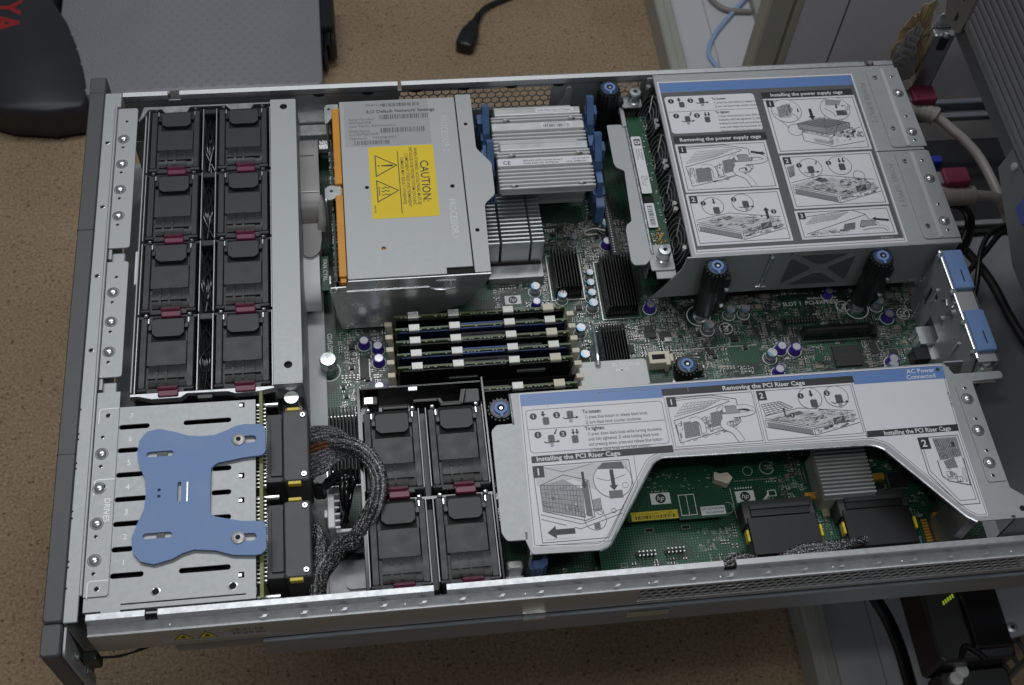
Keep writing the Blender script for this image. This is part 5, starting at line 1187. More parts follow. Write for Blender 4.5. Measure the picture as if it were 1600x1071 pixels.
# ================================================================== black retaining knobs with blue buttons
KN = ['black retaining knob at the power supply cage wall, farther from the rear plate', 'black retaining knob at the power supply cage wall, nearer the rear plate', 'black retaining knob with blue button beside the far wall, by the blue latches', 'low black knob with blue button between the cream socket and the riser cage', 'black knob with blue button between fan bay and riser cage flap']
def make_knob(at, top, label):
    t = thing('retaining_knob', label, 'knob', at, 'black retaining knobs with blue buttons')
    bx, by, bz = at; mk = lambda mt: setattr(mm := MB(mt), 'T', lambda p: (p[0]+bx, p[1]+by, p[2]+bz)) or mm
    h = top-bz
    m = mk('black'); m.lathe(0,0,[(7.6,12),(8.2,14),(8.2,h*0.62),(8.6,h*0.64),(8.8,h*0.66),(8.8,h-2),(7.8,h)], 26)
    for k in range(18):
        a_ = 2*math.pi*k/18; m.cyl(8.7*math.cos(a_), 8.7*math.sin(a_), h*0.7, h-1.2, 0.75, 6)
    m.cbox(6, -3.5, 14, 14, 3.5, h*0.8, 1.0); bd = part('grip', m, t, smooth=True, angle=30)
    m = mk('collarblue'); m.lathe(0,0,[(7.0,h-1.0),(6.8,h+0.15),(6.2,h+0.2)], 24); part('collar', m, t, smooth=True)
    m = mk('blue'); m.lathe(0,0,[(5.0,h-1),(5.0,h+1.0),(4.6,h+1.6),(2.7,h+1.6),(2.5,h+0.4)], 22); m.prism([(-1.5,-3),(1.5,-3),(0.6,-7.2),(-0.6,-7.2)], h+.2, h+1.5); m.use('void'); m.disc(0,0,2.5,h+1.66); m.use('steel2'); m.disc(0.1,-0.4,1.1,h+1.7); part('button', m, t, smooth=True)
    m = mk('steel2'); m.lathe(0,0,[(6.4,0),(6.4,3),(4.2,3.6),(3.6,13),(0.1,13.1)], 18); part('stud', m, t, smooth=True)
    m = mk('steel2')
    for zz in (22, 44): m.lathe(12.2, -3.6, [(2.0,zz),(2.0,zz+2.2),(0.1,zz+2.8)], 10)
    if h > 60: part('side_screw', m, t, smooth=True)
    return t
k1 = make_knob((466.8, 241.6, ZB), 82, KN[0]); copy_thing(k1, (598.4, 241.8, ZB), KN[1]); copy_thing(k1, (411.7, 429.0, ZB), KN[2])
make_knob((439.2, 181.3, ZB), 40, KN[3]); copy_thing(k1, (288.2, 131.6, ZB), KN[4])
# ================================================================== riser cage with its long instruction label
rc = thing('riser_cage', 'long steel riser cage with white instruction label about removing the PCI riser cage', 'riser cage', (455, 80, 40))
outl = [(298.6,141.6),(295.2,141.6),(295.2,117.6),(283.5,117.4),(279.6,113),(278.6,37),(281.6,31),(293.8,30.7),(297,20.2),(342,19.2),(349,22),(388,79.6),(394,83.6),(545,81.2),(553,77.5),(596.5,22),(603,17.4),(642,17.2),(642,33),(633.6,40),(633,125.4),(657.6,126.4),(657.6,132.4),(621.4,132.4),(616.4,142.2)]
outl = fillet(outl, [1.5,1.5,1,4,4,4,3,0.5,3,8,8,12,14,20,14,14,8,.5,.5,1,2,2.5,2.5,1,2.5], 4)
m = MB('steel'); m.prism(outl, 83.2, 84.6, [circ(637.5,24,2.2,12), rr(627.5,17.6,630.5,19.6,.3,1)]); 
tp2 = part('top_plate', m, rc, bev=0.35)
m = MB('steel2'); path = [(342,19.2),(349,22),(388,79.6),(394,83.6),(545,81.2),(553,77.5),(596.5,22),(603,17.4)]
path = fillet(path, [0,8,12,14,20,14,14,0], 6); m.tube([(a,b,83.6) for a,b in path], 1.1, 8); m.tube([(294.6,31,84.2),(294.8,36,84.6)], 0.9, 8); m.tube([(295.2,141,84.6),(295.4,117,84.8)], 0.8, 8); part('rolled_edge', m, tp2, smooth=True)
m = MB('steeldark'); m.box(299, 140.6, 40, 616, 141.8, 83.2); m.box(296, 20.6, 30, 297.4, 31, 83.2); m.box(632,18,36,660,19.2,83.2); m.prism([(598,19.5),(604,18),(604,40),(598,44)], 20, 83); m.box(619,60,30,620.2,140,83.2); part('side_flange', m, rc)
m = MB('steel'); m.prism(fillet([(619,45),(632.6,45),(632.6,123.8),(619,123.8)], [2,1,1,2]), 84.64, 85.6); ep = part('end_plate', m, tp2, bev=0.3)
for y in (110.7, 85, 59.4): put('dome_screw', DOME, tp2, rel(rc, (624.6, y, 85.6))); put('screw_ring', SRING, tp2, rel(rc, (624.6, y, 85.63)))
for y in (119.5, 94.1, 68.8): put('rivet_hole', HOLES, tp2, rel(rc, (625.6, y, 85.6)))
put('rivet_hole', HOLES, tp2, rel(rc, (624, 49.5, 85.6)))
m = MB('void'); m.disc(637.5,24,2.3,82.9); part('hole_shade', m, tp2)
ZL = 84.66
L_ = MB('white')
lab = fillet([(301.8,141.0),(298.2,25),(342,22.6),(348,25.6),(385.2,82),(396,86.8),(547,84.6),(557,79.6),(597.4,25.4),(604,20.8),(611.8,20.6),(611.8,86),(614.8,141)], [1,1,7,8,12,14,20,14,14,7,1,0,2], 5)
L_.prism(lab, 84.61, ZL)
inset = fillet([(303.0,140.0),(299.4,26.2),(341.6,23.8),(347.0,26.4),(384.6,83.0),(396,87.8),(547,85.6),(557.8,80.4),(598.2,26.2),(604.4,21.8),(610.8,21.6),(610.8,86),(613.8,140)], [1,1,7,8,12,14,20,14,14,7,1,0,2], 5)
L_.use('ink'); L_.line(inset, .35, ZL+.05, True)
L_.use('labelblue'); L_.poly([(302.2,130.8),(404,129.8),(404,139.8),(302.4,140.0)], ZL+.06); L_.poly([(404,136.6),(545.6,136.9),(545.6,139.8),(404,139.8)], ZL+.06); L_.poly([(545.6,129.4),(614.4,129.2),(614.8,139.9),(545.6,139.8)], ZL+.06)
z1 = ZL+.10; z2 = ZL+.14
L_.use('inkmid'); L_.line([(302.6,135.4),(321,135.4),(321,128.8)], .3, z1); L_.line([(357.5,130.2),(357.5,137.8),(423,137.4),(423,132.8)], .3, z2+.1)
L_.use('ink'); L_.poly([(404,131.0),(545.6,131.0),(545.6,136.8),(404,136.6)], z1); L_.poly([(304.6,86.0),(404,86.4),(404,91.8),(304.8,91.2)], z1)
L_.poly([(543.6,86.4),(611,86.2),(611.6,91.6),(544.2,91.4)], z1)
L_.use('white'); L_.text('Removing the PCI Riser Cage', 448, 132.2, z2, 4.9, bold=.02, sx=1.04); L_.text('Installing the PCI Riser Cage', 308, 87.2, z2, 4.9, bold=.02, sx=1.04); L_.text('Installing the PCI Riser Cage', 556, 87.1, z2, 4.9, bold=.02, sx=.88)
L_.text('AC Power', 586.6, 135.3, z2, 4.9, bold=.014); L_.text('Connected', 585.2, 130.6, z2, 4.9, bold=.014)
L_.use('inkline'); L_.line(rr(304.9,93.6,402.4,127.2,2.5), .35, z1, True)
knob_rows(L_, 304.9, 127.2, z1, 97.5, ('1) press blue button to release black knob,', '2) turn black knob counter-clockwise.'), ('1) press down black knob while turning clockwise,', 'until fully tightened, 2) while holding black knob', 'and pressing down, press and release blue button', 'to lower black knob to the lock position.'), 3.6, 15.4, 0.72)
L_.use('inkline'); L_.line([(404.6,88.4),(404.6,130.4)], .3, z1); L_.line([(470,88.6),(470,130.4)], .3, z1); L_.line([(543.4,86.4),(543.6,131)], .4, z1); L_.line([(404.6,88.4),(543.4,88.0)], .35, z1); L_.line([(545.5,129.3),(545.5,137)], .4, z2)
a = Art(L_, 406.2, 90.0, 468.6, 129.4, z1); a.frame(.25); art_cage(a, 120); a.num('1', 7.6); a.arrow(.80,.68,.97,.62, 2.0)
a = Art(L_, 472, 90.0, 542, 129.4, z1); a.frame(.25); art_server(a, 140); a.num('2', 7.6); a.grid(((.04,.50),(.34,.62),(.22,.76),(.02,.72)), 6, 5, .25, 'inkline'); a.circ(.54,.78,8.6,.45,'white'); a.bub(.45,.84,2.3,'1'); a.knob(.57,.66,1.3); a.arrow(.56,.94,.56,.80,1.6); a.circ(.82,.78,8.6,.45,'white'); a.bub(.73,.86,2.3,'2'); a.knob(.84,.72,1.35,True); a.arrow(.24,.46,.24,.62,1.0); a.bub(.31,.46,1.9,'3')
a = Art(L_, 304.8, 27.4, 371.6, 83.4, z1)
a.ln([(0,0),(.66,0),(1,.64),(1,1),(0,1)], .35, 'inkline', True); L_.use('inkline'); L_.line([(302.6,25.6),(350.6,25.0),(374.8,64),(375.6,85.6)], .3, z1+.05)
a.fill([(.02,.98),(.98,.98),(.98,.70),(.62,.62),(.40,.80),(.02,.74)], 'inklight', .05); a.fill([(.06,.40),(.46,.28),(.48,.64),(.30,.80),(.06,.74)], 'inkmid', .06)
a.ln([(.05,.74),(.30,.86),(.55,.76),(.56,.28),(.46,.24),(.05,.40)], .4, 'inkline', True); a.hatch(((.06,.42),(.46,.28),(.48,.70),(.06,.74)), 13, .25); a.hatch(((.06,.42),(.06,.74),(.46,.70),(.46,.28)), 6, .25); a.detail(((.06,.42),(.46,.28),(.48,.70),(.06,.74)), 40, 171, big=.16, w=.3)
a.fill([(.48,.30),(.54,.28),(.54,.76),(.48,.74)], 'inkgrey', .1); a.hatch(((.56,.34),(.64,.36),(.64,.52),(.56,.50)), 6, .4)
a.arrow(.50,.88,.50,.66,1.8); a.ln([(.02,.30),(.40,.14),(.84,.30)], .3); a.ln([(.02,.36),(.42,.20),(.86,.36)], .3); a.ln([(.10,.98),(.30,.90),(.62,.98)], .3)
a.circ(.80,.74,13.2,.45,'white'); a.fill([(.66,.90),(.72,.98),(.92,.98),(.94,.88)], 'inkline', .2); a.arrow(.80,.88,.80,.60,2.6,.3); a.fill([(.74,.50),(.88,.50),(.88,.60),(.74,.60)], 'inkgrey', .2); a.curve([(.64,.78),(.76,.74),(.94,.80)], .3, 'inkline', .24); a.circ(.92,.66,2.0); a.circ(.56,.24,7.4,.35); a.fill([(.54,.12),(.60,.12),(.60,.20),(.54,.20)], 'inkgrey', .2); a.circ(.62,.34,2.2); a.circ(.76,.34,1.6)
L_.use('white'); L_.rect(307, 29.4, 327.5, 38.4, z1+.14); a.arrow(.34,.12,.06,.12,4.0,.3); a.num('1', 8.6)
a = Art(L_, 579.2, 29, 610, 83, z1); a.ln([(.0,1.0),(.96,1.0),(.96,.02),(.50,.02),(.0,.48)], .35, 'inkline', True); a.ln([(.06,.94),(.06,.52),(.52,.08),(.90,.08),(.90,.94)], .25)
a.fill([(.34,.98),(.92,.98),(.90,.70),(.38,.66)], 'inkmid', .06); a.hatch(((.36,.96),(.90,.96),(.90,.70),(.38,.66)), 13, .3); a.detail(((.36,.96),(.90,.96),(.90,.70),(.38,.66)), 24, 190, big=.25); a.fill([(.44,.64),(.70,.68),(.72,.54),(.46,.54)], 'inkline', .08); a.grid(((.44,.64),(.70,.68),(.72,.54),(.46,.54)), 7, 7, .25, 'inkmid'); a.fill([(.80,.54),(.94,.54),(.90,.34),(.76,.36)], 'inklight', .06); a.ln([(.30,.66),(.30,.44),(.42,.36),(.88,.28),(.92,.66)], .5); a.detail(((.34,.36),(.86,.28),(.88,.54),(.34,.54)), 14, 192, big=.3)
a.num('2', 9.0)
L_.use('inkline'); L_.text('407755-001', 611.4, 118, z1, 2.6, rot=-90)
L_.use('pcb3'); L_.disc(610.4,137.0,1.5,z2+.1)
part('instruction_label', L_, tp2, fix=False)
m = MB('alu'); m.cbox(281.8, 19.4, 50, 292.6, 25.8, 63, 1.4); m.cbox(280.5,12,20,294,20,50,1); part('end_lever', m, rc, smooth=True)
m = MB('blueclip'); m.prism(fillet([(297,18),(305,17.4),(309.4,21),(309.4,26.5),(306,29),(306,24),(297,24)], 1.6), 50, 64); m.cyl(301.5, 20, 60, 66, 3, 12); part('latch', m, rc, bev=.4)

# ================================================================== expansion cards lying under the riser cage
cd = thing('controller_card', 'green controller card with two black cable connectors lying beneath the riser cage', 'expansion card', (480, 70, 20))
m = MB('pcb2'); m.prism([(352,12),(604,12),(604,136),(352,136)], 20.4, 22); cb = part('board', m, cd)
ZC = 22
hsb = MB('rackbeige'); hsb.cbox(517.6, 61, ZC, 555.4, 100, 40, 0.5); hs = part('heat_sink', hsb, cd)
fm = MB('alu'); fm.prism([(-1.3,40),(1.3,40),(1.1,45.4),(0.5,46),(-0.9,46)], 516.8, 556.2, ax='yz'); 
fm2 = MB('alu'); fm2.prism([(-1.05,0),(1.05,0),(0.9,5.4),(0.4,6),(-0.8,6)], -19.6, 19.6, ax='yz'); FN = fm2.mesh('fin', bev=.15)
for k in range(13): put('fin', FN, hs, rel(cd, (536.5, 62.4+3.05*k, 40)), 0)
for x0, x1 in ((457.2,510),(527.6,580)):
    m = MB('conn2'); m.cbox(x0, 48, ZC, x1, 66, 38, 0.7); m.cbox(x0+5, 58, 36, x1-3, 62, 40.2, 0.5); so = part('cable_socket', m, cd)
    m = MB('black'); m.cbox(x0+1.6, 23.5, ZC+2, x1-.4, 52.5, 39, .8); m.cbox(x0+5, 52.5, ZC+2, x1-4, 58, 39.4, .6); part('plug_hood', m, so)
    for x in (x0-0.2, x1+.6): m = MB('yellow'); m.cbox(x-.9, 34, 34, x+.9, 43, 40, .4); part('latch_tab', m, so)
for x, y, rot in ((514.4,71.4,0),(569.4,82.6,0),(604.6,46,1)):
    m = MB('gold'); w, h = (4.6,2.8) if not rot else (3,4.6); m.cbox(x-w, y-h, ZC, x+w, y+h, ZC+4, 0.6); m.use('solder'); m.box(x-w-.8,y-h*.6,ZC,x-w,y+h*.6,ZC+1.4); m.box(x+w,y-h*.6,ZC,x+w+.8,y+h*.6,ZC+1.4); part('tantalum_capacitor', m, cd)
m = MB('chip'); m.cbox(577.6, 73.4, ZC, 591.6, 86, ZC+2, .4); m.use('solder')
for k in range(12): m.box(578.4+1.1*k, 72, ZC, 579+1.1*k, 73.4, ZC+.5); m.box(576.2, 74+1.0*k, ZC, 577.6, 74.5+1.0*k, ZC+.5)
part('chip', m, cd)
m = MB('chip'); m.cbox(566.4,73.4,ZC,572.6,78.4,ZC+1.6,.4); m.use('ceramic'); m.cbox(520.4,55,ZC,526,61.4,ZC+1.4,.3); part('chip', m, cd)
m = MB('gold')
for k in range(8): m.cbox(592.4, 29+2.3*k, ZC, 597, 30.6+2.3*k, ZC+1.5, .3)
part('diode_row', m, cd, kind='stuff')
avc = [(516,60,557,101),(455,22,512,67),(526,22,582,67),(506,68,522,76),(563,78,576,88),(576,72,593,87),(390,55,450,88),(600,40,610,52),(590,28,599,48),(480,93,500,108),(455,70,476,82),(478,70,492,84)]
b = clutter([(480,66,518,112),(556,66,602,92),(582,26,600,66),(556,88,600,120),(505,20,530,62),(360,18,455,34),(420,36,455,56)], avc, 31, 780, ZC); part('small_components', b, cd, kind='stuff', fix=False)
m = MB('solder')
for x, y in ((379,35.5),(400,36.2)):
    for k in range(5):
        m.cyl(x+.6+2.8*k, y+2, ZC, ZC+7.5, 0.65, 6); m.cyl(x+.6+2.8*k, y-.8, ZC, ZC+7.5, 0.65, 6)
m.use('black'); m.box(378,36.2,ZC,392.5,38.8,ZC+1.8); m.box(399,36.8,ZC,413.5,39.4,ZC+1.8); part('pin_header', m, cd)
m = MB('silk')
m.use('silk'); logo(m, 459.6, 71.8, 14, 9, ZC+.06); m.use('silkdim')
m.ring(487.6, 98.2, 5.2, 1.0, ZC+.06, 24); m.text('F', 493.6, 103, ZC+.06, 9, rot=180, bold=.02); m.text('C', 489.4, 100.2, ZC+.1, 5.2, rot=180, bold=.02); m.ring(472.6, 96.5, 3.6, .6, ZC+.06); m.text('HEWLETT-PACKARD SERIAL PORT FOR OTHER', 494, 89.8, ZC+.06, 1.9, rot=180); m.use('silk'); m.line([(480,72),(484,76)], .5, ZC+.06)
for k in range(5): m.line([(478+2.6*k*.6, 71.4),(484,77+k*.6)], .35, ZC+.06)
m.line([(484.4,75),(490,75),(490,79.6),(484.4,79.6)], .5, ZC+.06, True); m.line([(456.6,60),(456.6,84)], .3, ZC+.06); m.line([(487,74),(487,72.4),(492,72.4)], .3, ZC+.06)
for k in range(7): m.rect(460+2*k, 82.6, 461+2*k, 83.8, ZC+.06)
for k in range(24): m.use('silkdim'); xx = 383+rnd.random()*60; yy = 100+rnd.random()*14; m.rect(xx, yy, xx+2.4, yy+.7, ZC+.06)
m.ring(451.5,68.5,4.4,.5,ZC+.06)
m.use('void'); m.prism(rr(387.6,54,394,57.4,.4,1), ZC+.02, ZC+.07); m.prism(rr(414.6,54.2,421,57.6,.4,1), ZC+.02, ZC+.07); m.use('silkdim'); m.line([(388,54.4),(394,54.4),(394,57.4),(388,57.4)], .3, ZC+.12, True); m.line([(415,54.6),(421,54.6),(421,57.6),(415,57.6)], .3, ZC+.12, True)
m.use('pcb3'); m.poly(circ(437,46,7.5,14), ZC+.05)
part('print_mark', m, cb, kind='stuff')
cm = thing('cache_module', 'small green memory card with yellow barcode strip and hp mark on the controller card', 'memory card', (418, 74, 30))
m = MB('pcb3'); m.prism([(374,58.6),(412,58.6),(412,57.4),(447.4,57.4),(447.4,88),(440,104),(384,104),(374,92)], 32, 33.4); bd = part('board', m, cm)
m = MB('yellow'); m.prism([(377.2,58.9),(411.4,58.9),(411.4,65.6),(377.2,65.6)], 33.42, 33.6); m.use('ink'); bars(m, 380, 409, 59.8, 62.4, 33.66, 5); m.text('PCI COM CHNL NTRX', 380, 63.2, 33.66, 1.7); m.text('4M', 404.5, 63.0, 33.66, 2); part('barcode_strip', m, bd)
m = MB('silk'); logo(m, 393.6, 70.6, 14.4, 8.8, 33.46); m.use('white'); m.rect(428.4, 59.2, 446.4, 66, 33.5); m.use('inkgrey'); m.text('PRODUCT OF', 445.8, 65, 33.56, 2.6, rot=180, bold=.01); m.text('SINGAPORE', 445.4, 61.8, 33.56, 2.6, rot=180, bold=.01)
m.use('silk'); m.line([(414,60.4),(425.4,60.4),(425.4,76.4),(414,76.4)], .5, 33.46, True); m.line([(419.7,60.4),(419.7,76.4)], .4, 33.46)
for k in range(5): m.text('ABSNL'[k], 395+2.6*k, 80.4, 33.46, 1.7)
rw = random.Random(12)
for k in range(40): m.use('silkdim'); xx = rw.uniform(392,440); yy = rw.uniform(80,96); m.rect(xx, yy, xx+rw.uniform(.6,2.2), yy+.5, 33.46)
part('print_mark', m, bd, kind='stuff')
m = MB('cream'); m.prism(fillet([(441,84),(450.5,79.6),(455,84),(452,88.6),(446,88),(442,90)], 1.2), 32, 40); part('board_clip', m, cm, bev=.5)

# ================================================================== rear plate with blue tabs and port
rp = thing('rear_plate', 'stamped steel rear plate with two blue tabs and a metal port block', 'rear plate', (648, 190, 8))
m = MB('steel')
m.prism(fillet([(244,10),(244,79),(240,82),(150,82),(143,60),(150,10)], [1,1,2,2,8,1]), 645.4, 646.8, [rr(217,50,222,56,.4,1), rr(226,30,231,52,2,3), rr(192,12,214,36,.5,1), circ(234,40,1.6,10), circ(178,30,1.6,10), circ(176,58,1.4,10)], ax='yz')
m.prism([(630,156),(646,156),(646,157.2),(630,157.2)], 10, 60); m.prism([(645.6,143),(661.5,143),(661.5,244.6),(645.6,244.6)], 79.4, 80.8); m.box(660.6,143,40,661.8,244.6,80.8)
pt = part('plate', m, rp, bev=.3)
m = MB('steel2'); m.tube([(645.6,244,80.6),(645.8,146,80.6)], 1.3, 8); m.tube([(645,231,12),(645,231,30),(645.2,229,34)], .9, 8); m.tube([(645,211.5,62),(644.8,207,68),(644.8,203,66)], 1.0, 8)
for y in (206,178,240,152): m.lathe(644.6, y, [(2.4,78),(2.4,81.4),(1.6,82.4),(.1,82.6)], 12)
part('rolled_edge', m, pt, smooth=True)
m = MB('steel2'); 
for y, zz, h in ((222,44,16),(198,60,18),(170,46,18)): m.tube([(645,y,zz),(645,y,zz+h)], 1.1, 8)
for y, zz in ((200,52),(194,70)): m.cyl(y, zz, 643.2, 645.4, 2.4, 10, ax='x')
part('stamped_bead', m, pt, smooth=True)
for y0, y1 in ((206.4,242.6),(150.6,186.8)):
    m = MB('blue'); m.cbox(646.4, y0, 81.2, 661.8, y1, 84.6, .9); tb = part('blue_tab', m, rp)
    m = MB('ink'); m.box(654.6, y0+6, 84.5, 655.6, y0+17, 84.72); part('slot_mark', m, tb)
m = MB('mirror'); m.cbox(635.4, 194, ZB, 660, 210.4, 25, .4); pb_ = part('port_block', m, rp)
m = MB('black'); m.cbox(629, 181.5, ZB, 642, 193.6, 22, .5); m.use('mirror'); m.cbox(642,181.5,ZB,660,193.8,21,.4); part('port_block', m, rp)
m = MB('steel2'); m.box(634.6,196,12,635.5,198,26); m.box(634.6,204,12,635.5,208,26); part('shield_finger', m, pb_)
m = MB('steel2'); m.cbox(648,139,60,659,149,76,1.5); m.cyl(652,144,76,79,4,12); m.prism([(640,133),(661,133),(661,146),(650,141),(640,136)], 66, 67.4); part('hinge', m, rp, smooth=True)

# ================================================================== cables inside the case
t = thing('wire_fan_out', 'grey, brown and black sleeved wires fanning out of the connector hood into one bundle', 'cable', (175, 120, 50))
n = 13
for k in range(n):
    y0 = 138.5-3.0*k; q = k/(n-1)
    mt = 'braidbrown' if k in (5, 6) else ('braidgrey' if k != 4 else 'braid')
    m = MB(mt); m.tube(spline([(152.5, y0, 60-0.4*k), (162, y0-1+1.5*(q-.5), 66-0.5*abs(k-5)), (174, 127-1.7*(k-1), 73-.4*k), (184, 115.5-.8*k, 77-.5*(k%5)), (192, 105-.3*k, 79-.6*(k%4)), (198, 92-.2*k, 79-.6*(k%4))], 6), 1.45, 8); part('wire', m, t, smooth=True, angle=80)
t = thing('braided_cable', 'thick black braided cable curving from the wire fan over the fan bay edge', 'cable', (180, 70, 40))
BR = spline([(170,120,74),(180,114,80),(190,106,83),(197.6,93.5,84),(200.2,80,83.5),(197,67,82),(191,57.5,77),(182,47,71),(174,46.5,66),(165,38,60),(158,30,57),(155,20,53),(154,8,46)], 8)
for k in range(8):
    P_ = []
    for i, q in enumerate(BR):
        q = Vector(q); d = (Vector(BR[min(i+1, len(BR)-1)])-Vector(BR[max(i-1, 0)])).normalized(); u = d.cross(Vector((0,0,1))).normalized(); w_ = u.cross(d)
        an = 2*math.pi*k/7+i*0.045; rad = 0 if k == 7 else 3.7
        P_.append(tuple(q+u*(rad*1.1*math.cos(an))+w_*(rad*math.sin(an))))
    m = MB('braidgrey' if k % 3 == 1 else 'braid'); m.tube(P_, 2.1, 8); part('strand', m, t, smooth=True, angle=80)
m = MB('braid'); m.tube(spline([(470,13,36),(452,22,42),(440,20,41),(428,14,38),(418,6,32)], 7), 3.2, 8); m.tube(spline([(468,10,36),(450,18,42),(436,15,40),(424,8,36)], 7), 3.0, 8); solo('braided_cable', m, 'black braided cable lying left of the black card connectors near the wall notch', 'cable', (445, 16, 30), smooth=True, angle=80)
t = thing('braided_cable', 'dark braided loop behind the connector hood nearer the near wall', 'cable', (160, 45, 50))
for k in range(4):
    m = MB('braid'); m.tube(spline([(152.8, 64-2.5*k, 58), (157, 62-2.5*k, 61), (160.6-1.5*k, 52-2*k, 60), (159-1.6*k, 36, 56), (155-1.0*k, 22, 50), (154-k, 6, 42)], 7), 2.3, 8); part('strand', m, t, smooth=True, angle=80)
t = thing('braided_cable', 'short dark braided cable emerging at the corner of the drive cage', 'cable', (137, 10, 40))
m = MB('braid'); m.tube(spline([(146,18,40),(140,14,44),(134,6,42),(130,-1,36)], 7), 2.6, 8); part('sleeve', m, t, smooth=True, angle=80)
t = thing('braided_cable', 'black braided cable lying under the two black connectors by the near wall grille', 'cable', (480, 22, 24))
for k in range(3):
    m = MB('braid'); m.tube(spline([(540-5*k,27-k,43),(528-3*k,25-1.5*k,45),(508,25-2.6*k,45.5),(490,24-3*k,44),(474,18-3*k,42),(462,12-2*k,38)], 7), 3.1, 8); part('strand', m, t, smooth=True, angle=80)
t = thing('power_plug', 'white plug with a knot of black wires beside the braided cable', 'plug', (186, 75, 14))
m = MB('cream'); m.use('white'); m.cbox(163, 67, 14, 168, 93, 46, .8)
for k in range(6): m.box(168, 67+5*k, 30, 171.5, 68.4+5*k, 45)
m.cbox(160.5, 76, 24, 163, 82, 44, .6); m.cbox(168,65,14,180,67.6,42,.6); part('shell', m, t)
for k in range(11):
    rw = random.Random(60+k); m = MB('blackgloss'); x0 = 170+rw.uniform(0,6); y0 = 69+2.0*k
    m.tube(spline([(x0, y0, 40), (173+rw.uniform(0,8), y0+8, 56+rw.uniform(-4,4)), (172+rw.uniform(0,12), 92+rw.uniform(0,8), 62+rw.uniform(-4,5)), (168+rw.uniform(0,12), 99+rw.uniform(-2,4), 58+rw.uniform(-5,5)), (158+rw.uniform(-2,3), 95+rw.uniform(-3,3), 50)], 6), 1.9, 8); part('wire', m, t, smooth=True, angle=80)
t = solo('cable_connector', (lambda m: (m.cbox(154,91,42,163,97,66,1.6), m.cyl(160,94,66,68,3,12), m)[-1])(MB('black')), 'small glossy black connector between the two drive connector hoods', 'connector', (158, 94, 42), smooth=True)
m = MB('pcb2'); m.box(186, 58, 14, 204, 92, 15.4)
solo('daughter_board', m, 'bit of green board showing under the thick braided cable bend', 'circuit board', (195, 75, 14))
# ================================================================== things on the floor beyond the server
av_ = thing('telephone_switch_box', 'grey dimpled equipment box with curved charcoal front and red lettering on the carpet', 'equipment box', (-60, 1000, -450))
m = MB('avayalid'); m.prism(rr(-200, 903, 152, 1330, 10, 4), -447, -396); part('lid', m, av_, bev=3, smooth=True, angle=50)
edge = [(-190,1330),(-195,1250),(-205,1150),(-212,1079),(-189,1032),(-173.7,988),(-163.6,950),(-157.6,919),(-155.5,890),(-160,880),(-204,873.5),(-257,881),(-285,893),(-300,1000),(-320,1330)]
top = [(a-(4 if i < 9 else 0), b+(3 if 8 < i < 13 else 0)) for i, (a,b) in enumerate(edge)]
m = MB('avayadark'); m.prism(edge, -446, -393); part('front_bezel', m, av_, bev=3, smooth=True, angle=50)
m = MB('void'); m.prism([(a,b+2) for a,b in edge], -450, -446); part('foot', m, av_)
m = MB('red'); m.text('AVAYA', -288, 1174, -392.9, 50, rot=-90, bold=.02, sx=.95); part('red_lettering', m, av_)
dm = MB('avayalid')
for r_ in range(44):
    for c_ in range(22):
        x = -190+16.5*c_+(8.25 if r_ % 2 else 0); y = 910+9.5*r_
        if x < 144 and x > -228+0.0*y: dm.lathe(x, y, [(2.9,-396.2),(2.4,-395.3),(1.2,-394.6),(0.1,-394.5)], 8)
part('dimple', dm, av_, kind='stuff', smooth=True)
m = MB('black'); m.cbox(152, 1010, -440, 172, 1090, -396, 3); m.cbox(152, 968, -440, 160, 1010, -404, 3); m.cbox(158, 985, -436, 173, 1012, -402, 5); part('mounting_ear', m, av_, smooth=True)

pl_ = thing('loose_cable', 'black power cord with its socket end lying on the tan carpet', 'power cord', (365, 1040, -450))
m = MB('black'); ax = Vector((378-352, 1062-1000, 0)).normalized(); nx = Vector((ax.y, -ax.x, 0))
def along(mm, c0): mm.T = lambda p: tuple(Vector(c0) + nx*p[0] + ax*p[1] + Vector((0,0,p[2])))
along(m, (352,1001,-450)); m.prism([(-11,0),(11,0),(13,6),(13,26),(11,38),(8,44),(8,52),(-8,52),(-8,44),(-11,38),(-13,26),(-13,6)], 1, 20); part('socket', m, pl_, bev=2.5, smooth=True, angle=50)
m = MB('black'); along(m, (352,1001,-440)); 
for k in range(4): m.cyl(0, 0, 52+6*k, 56+6*k, 6.5-.5*k, 12, ax='y')
m.cyl(0,0,50,76,4.4,10,ax='y'); part('strain_relief', m, pl_, smooth=True)
m = MB('black'); m.tube(spline([(381,1070,-441),(392,1086,-443),(412,1100,-445),(470,1130,-446),(560,1180,-446)], 6), 4.0, 10); part('cord', m, pl_, smooth=True)

# ================================================================== rack behind the server
rk = thing('server_rack', 'open equipment rack with beige frame, pale floor panel and grey side panel behind the server', 'rack', (700, 222, -450))
m = MB('rackbeige'); m.cbox(634, -900, -449, 658, 1500, -404, 3); m.box(646, -900, -404, 648, 1500, -402); part('base_frame', m, rk)
m = MB('rackwhite'); m.box(658.2, -900, -446, 786, 1110, -436); part('floor_panel', m, rk)
m = MB('inkmid'); m.box(716, -900, -436.5, 717.2, 1110, -435.7); part('panel_seam', m, rk)
m = MB('rackbeige'); m.cbox(786, 990, -448, 800, 1500, -420, 2); part('inner_sill', m, rk)
m = MB('void'); m.box(800, 900, -448, 1500, 1500, -440); part('shade_sheet', m, rk)  # black sheet: shade of the neighbouring rack interior put into its colour
m = MB('rackbeige'); m.cbox(640, 673, -435, 668, 700, 600, 2.5); m.cbox(668, 668, -435, 676, 690, 600, 1.5); part('post', m, rk)
m = MB('racklilac'); m.box(676, 672, -435, 726.4, 676, 600); part('side_panel', m, rk); m = MB('racklilac'); m.box(728.6, 672, -435, 1500, 676, 600); part('side_panel', m, rk)
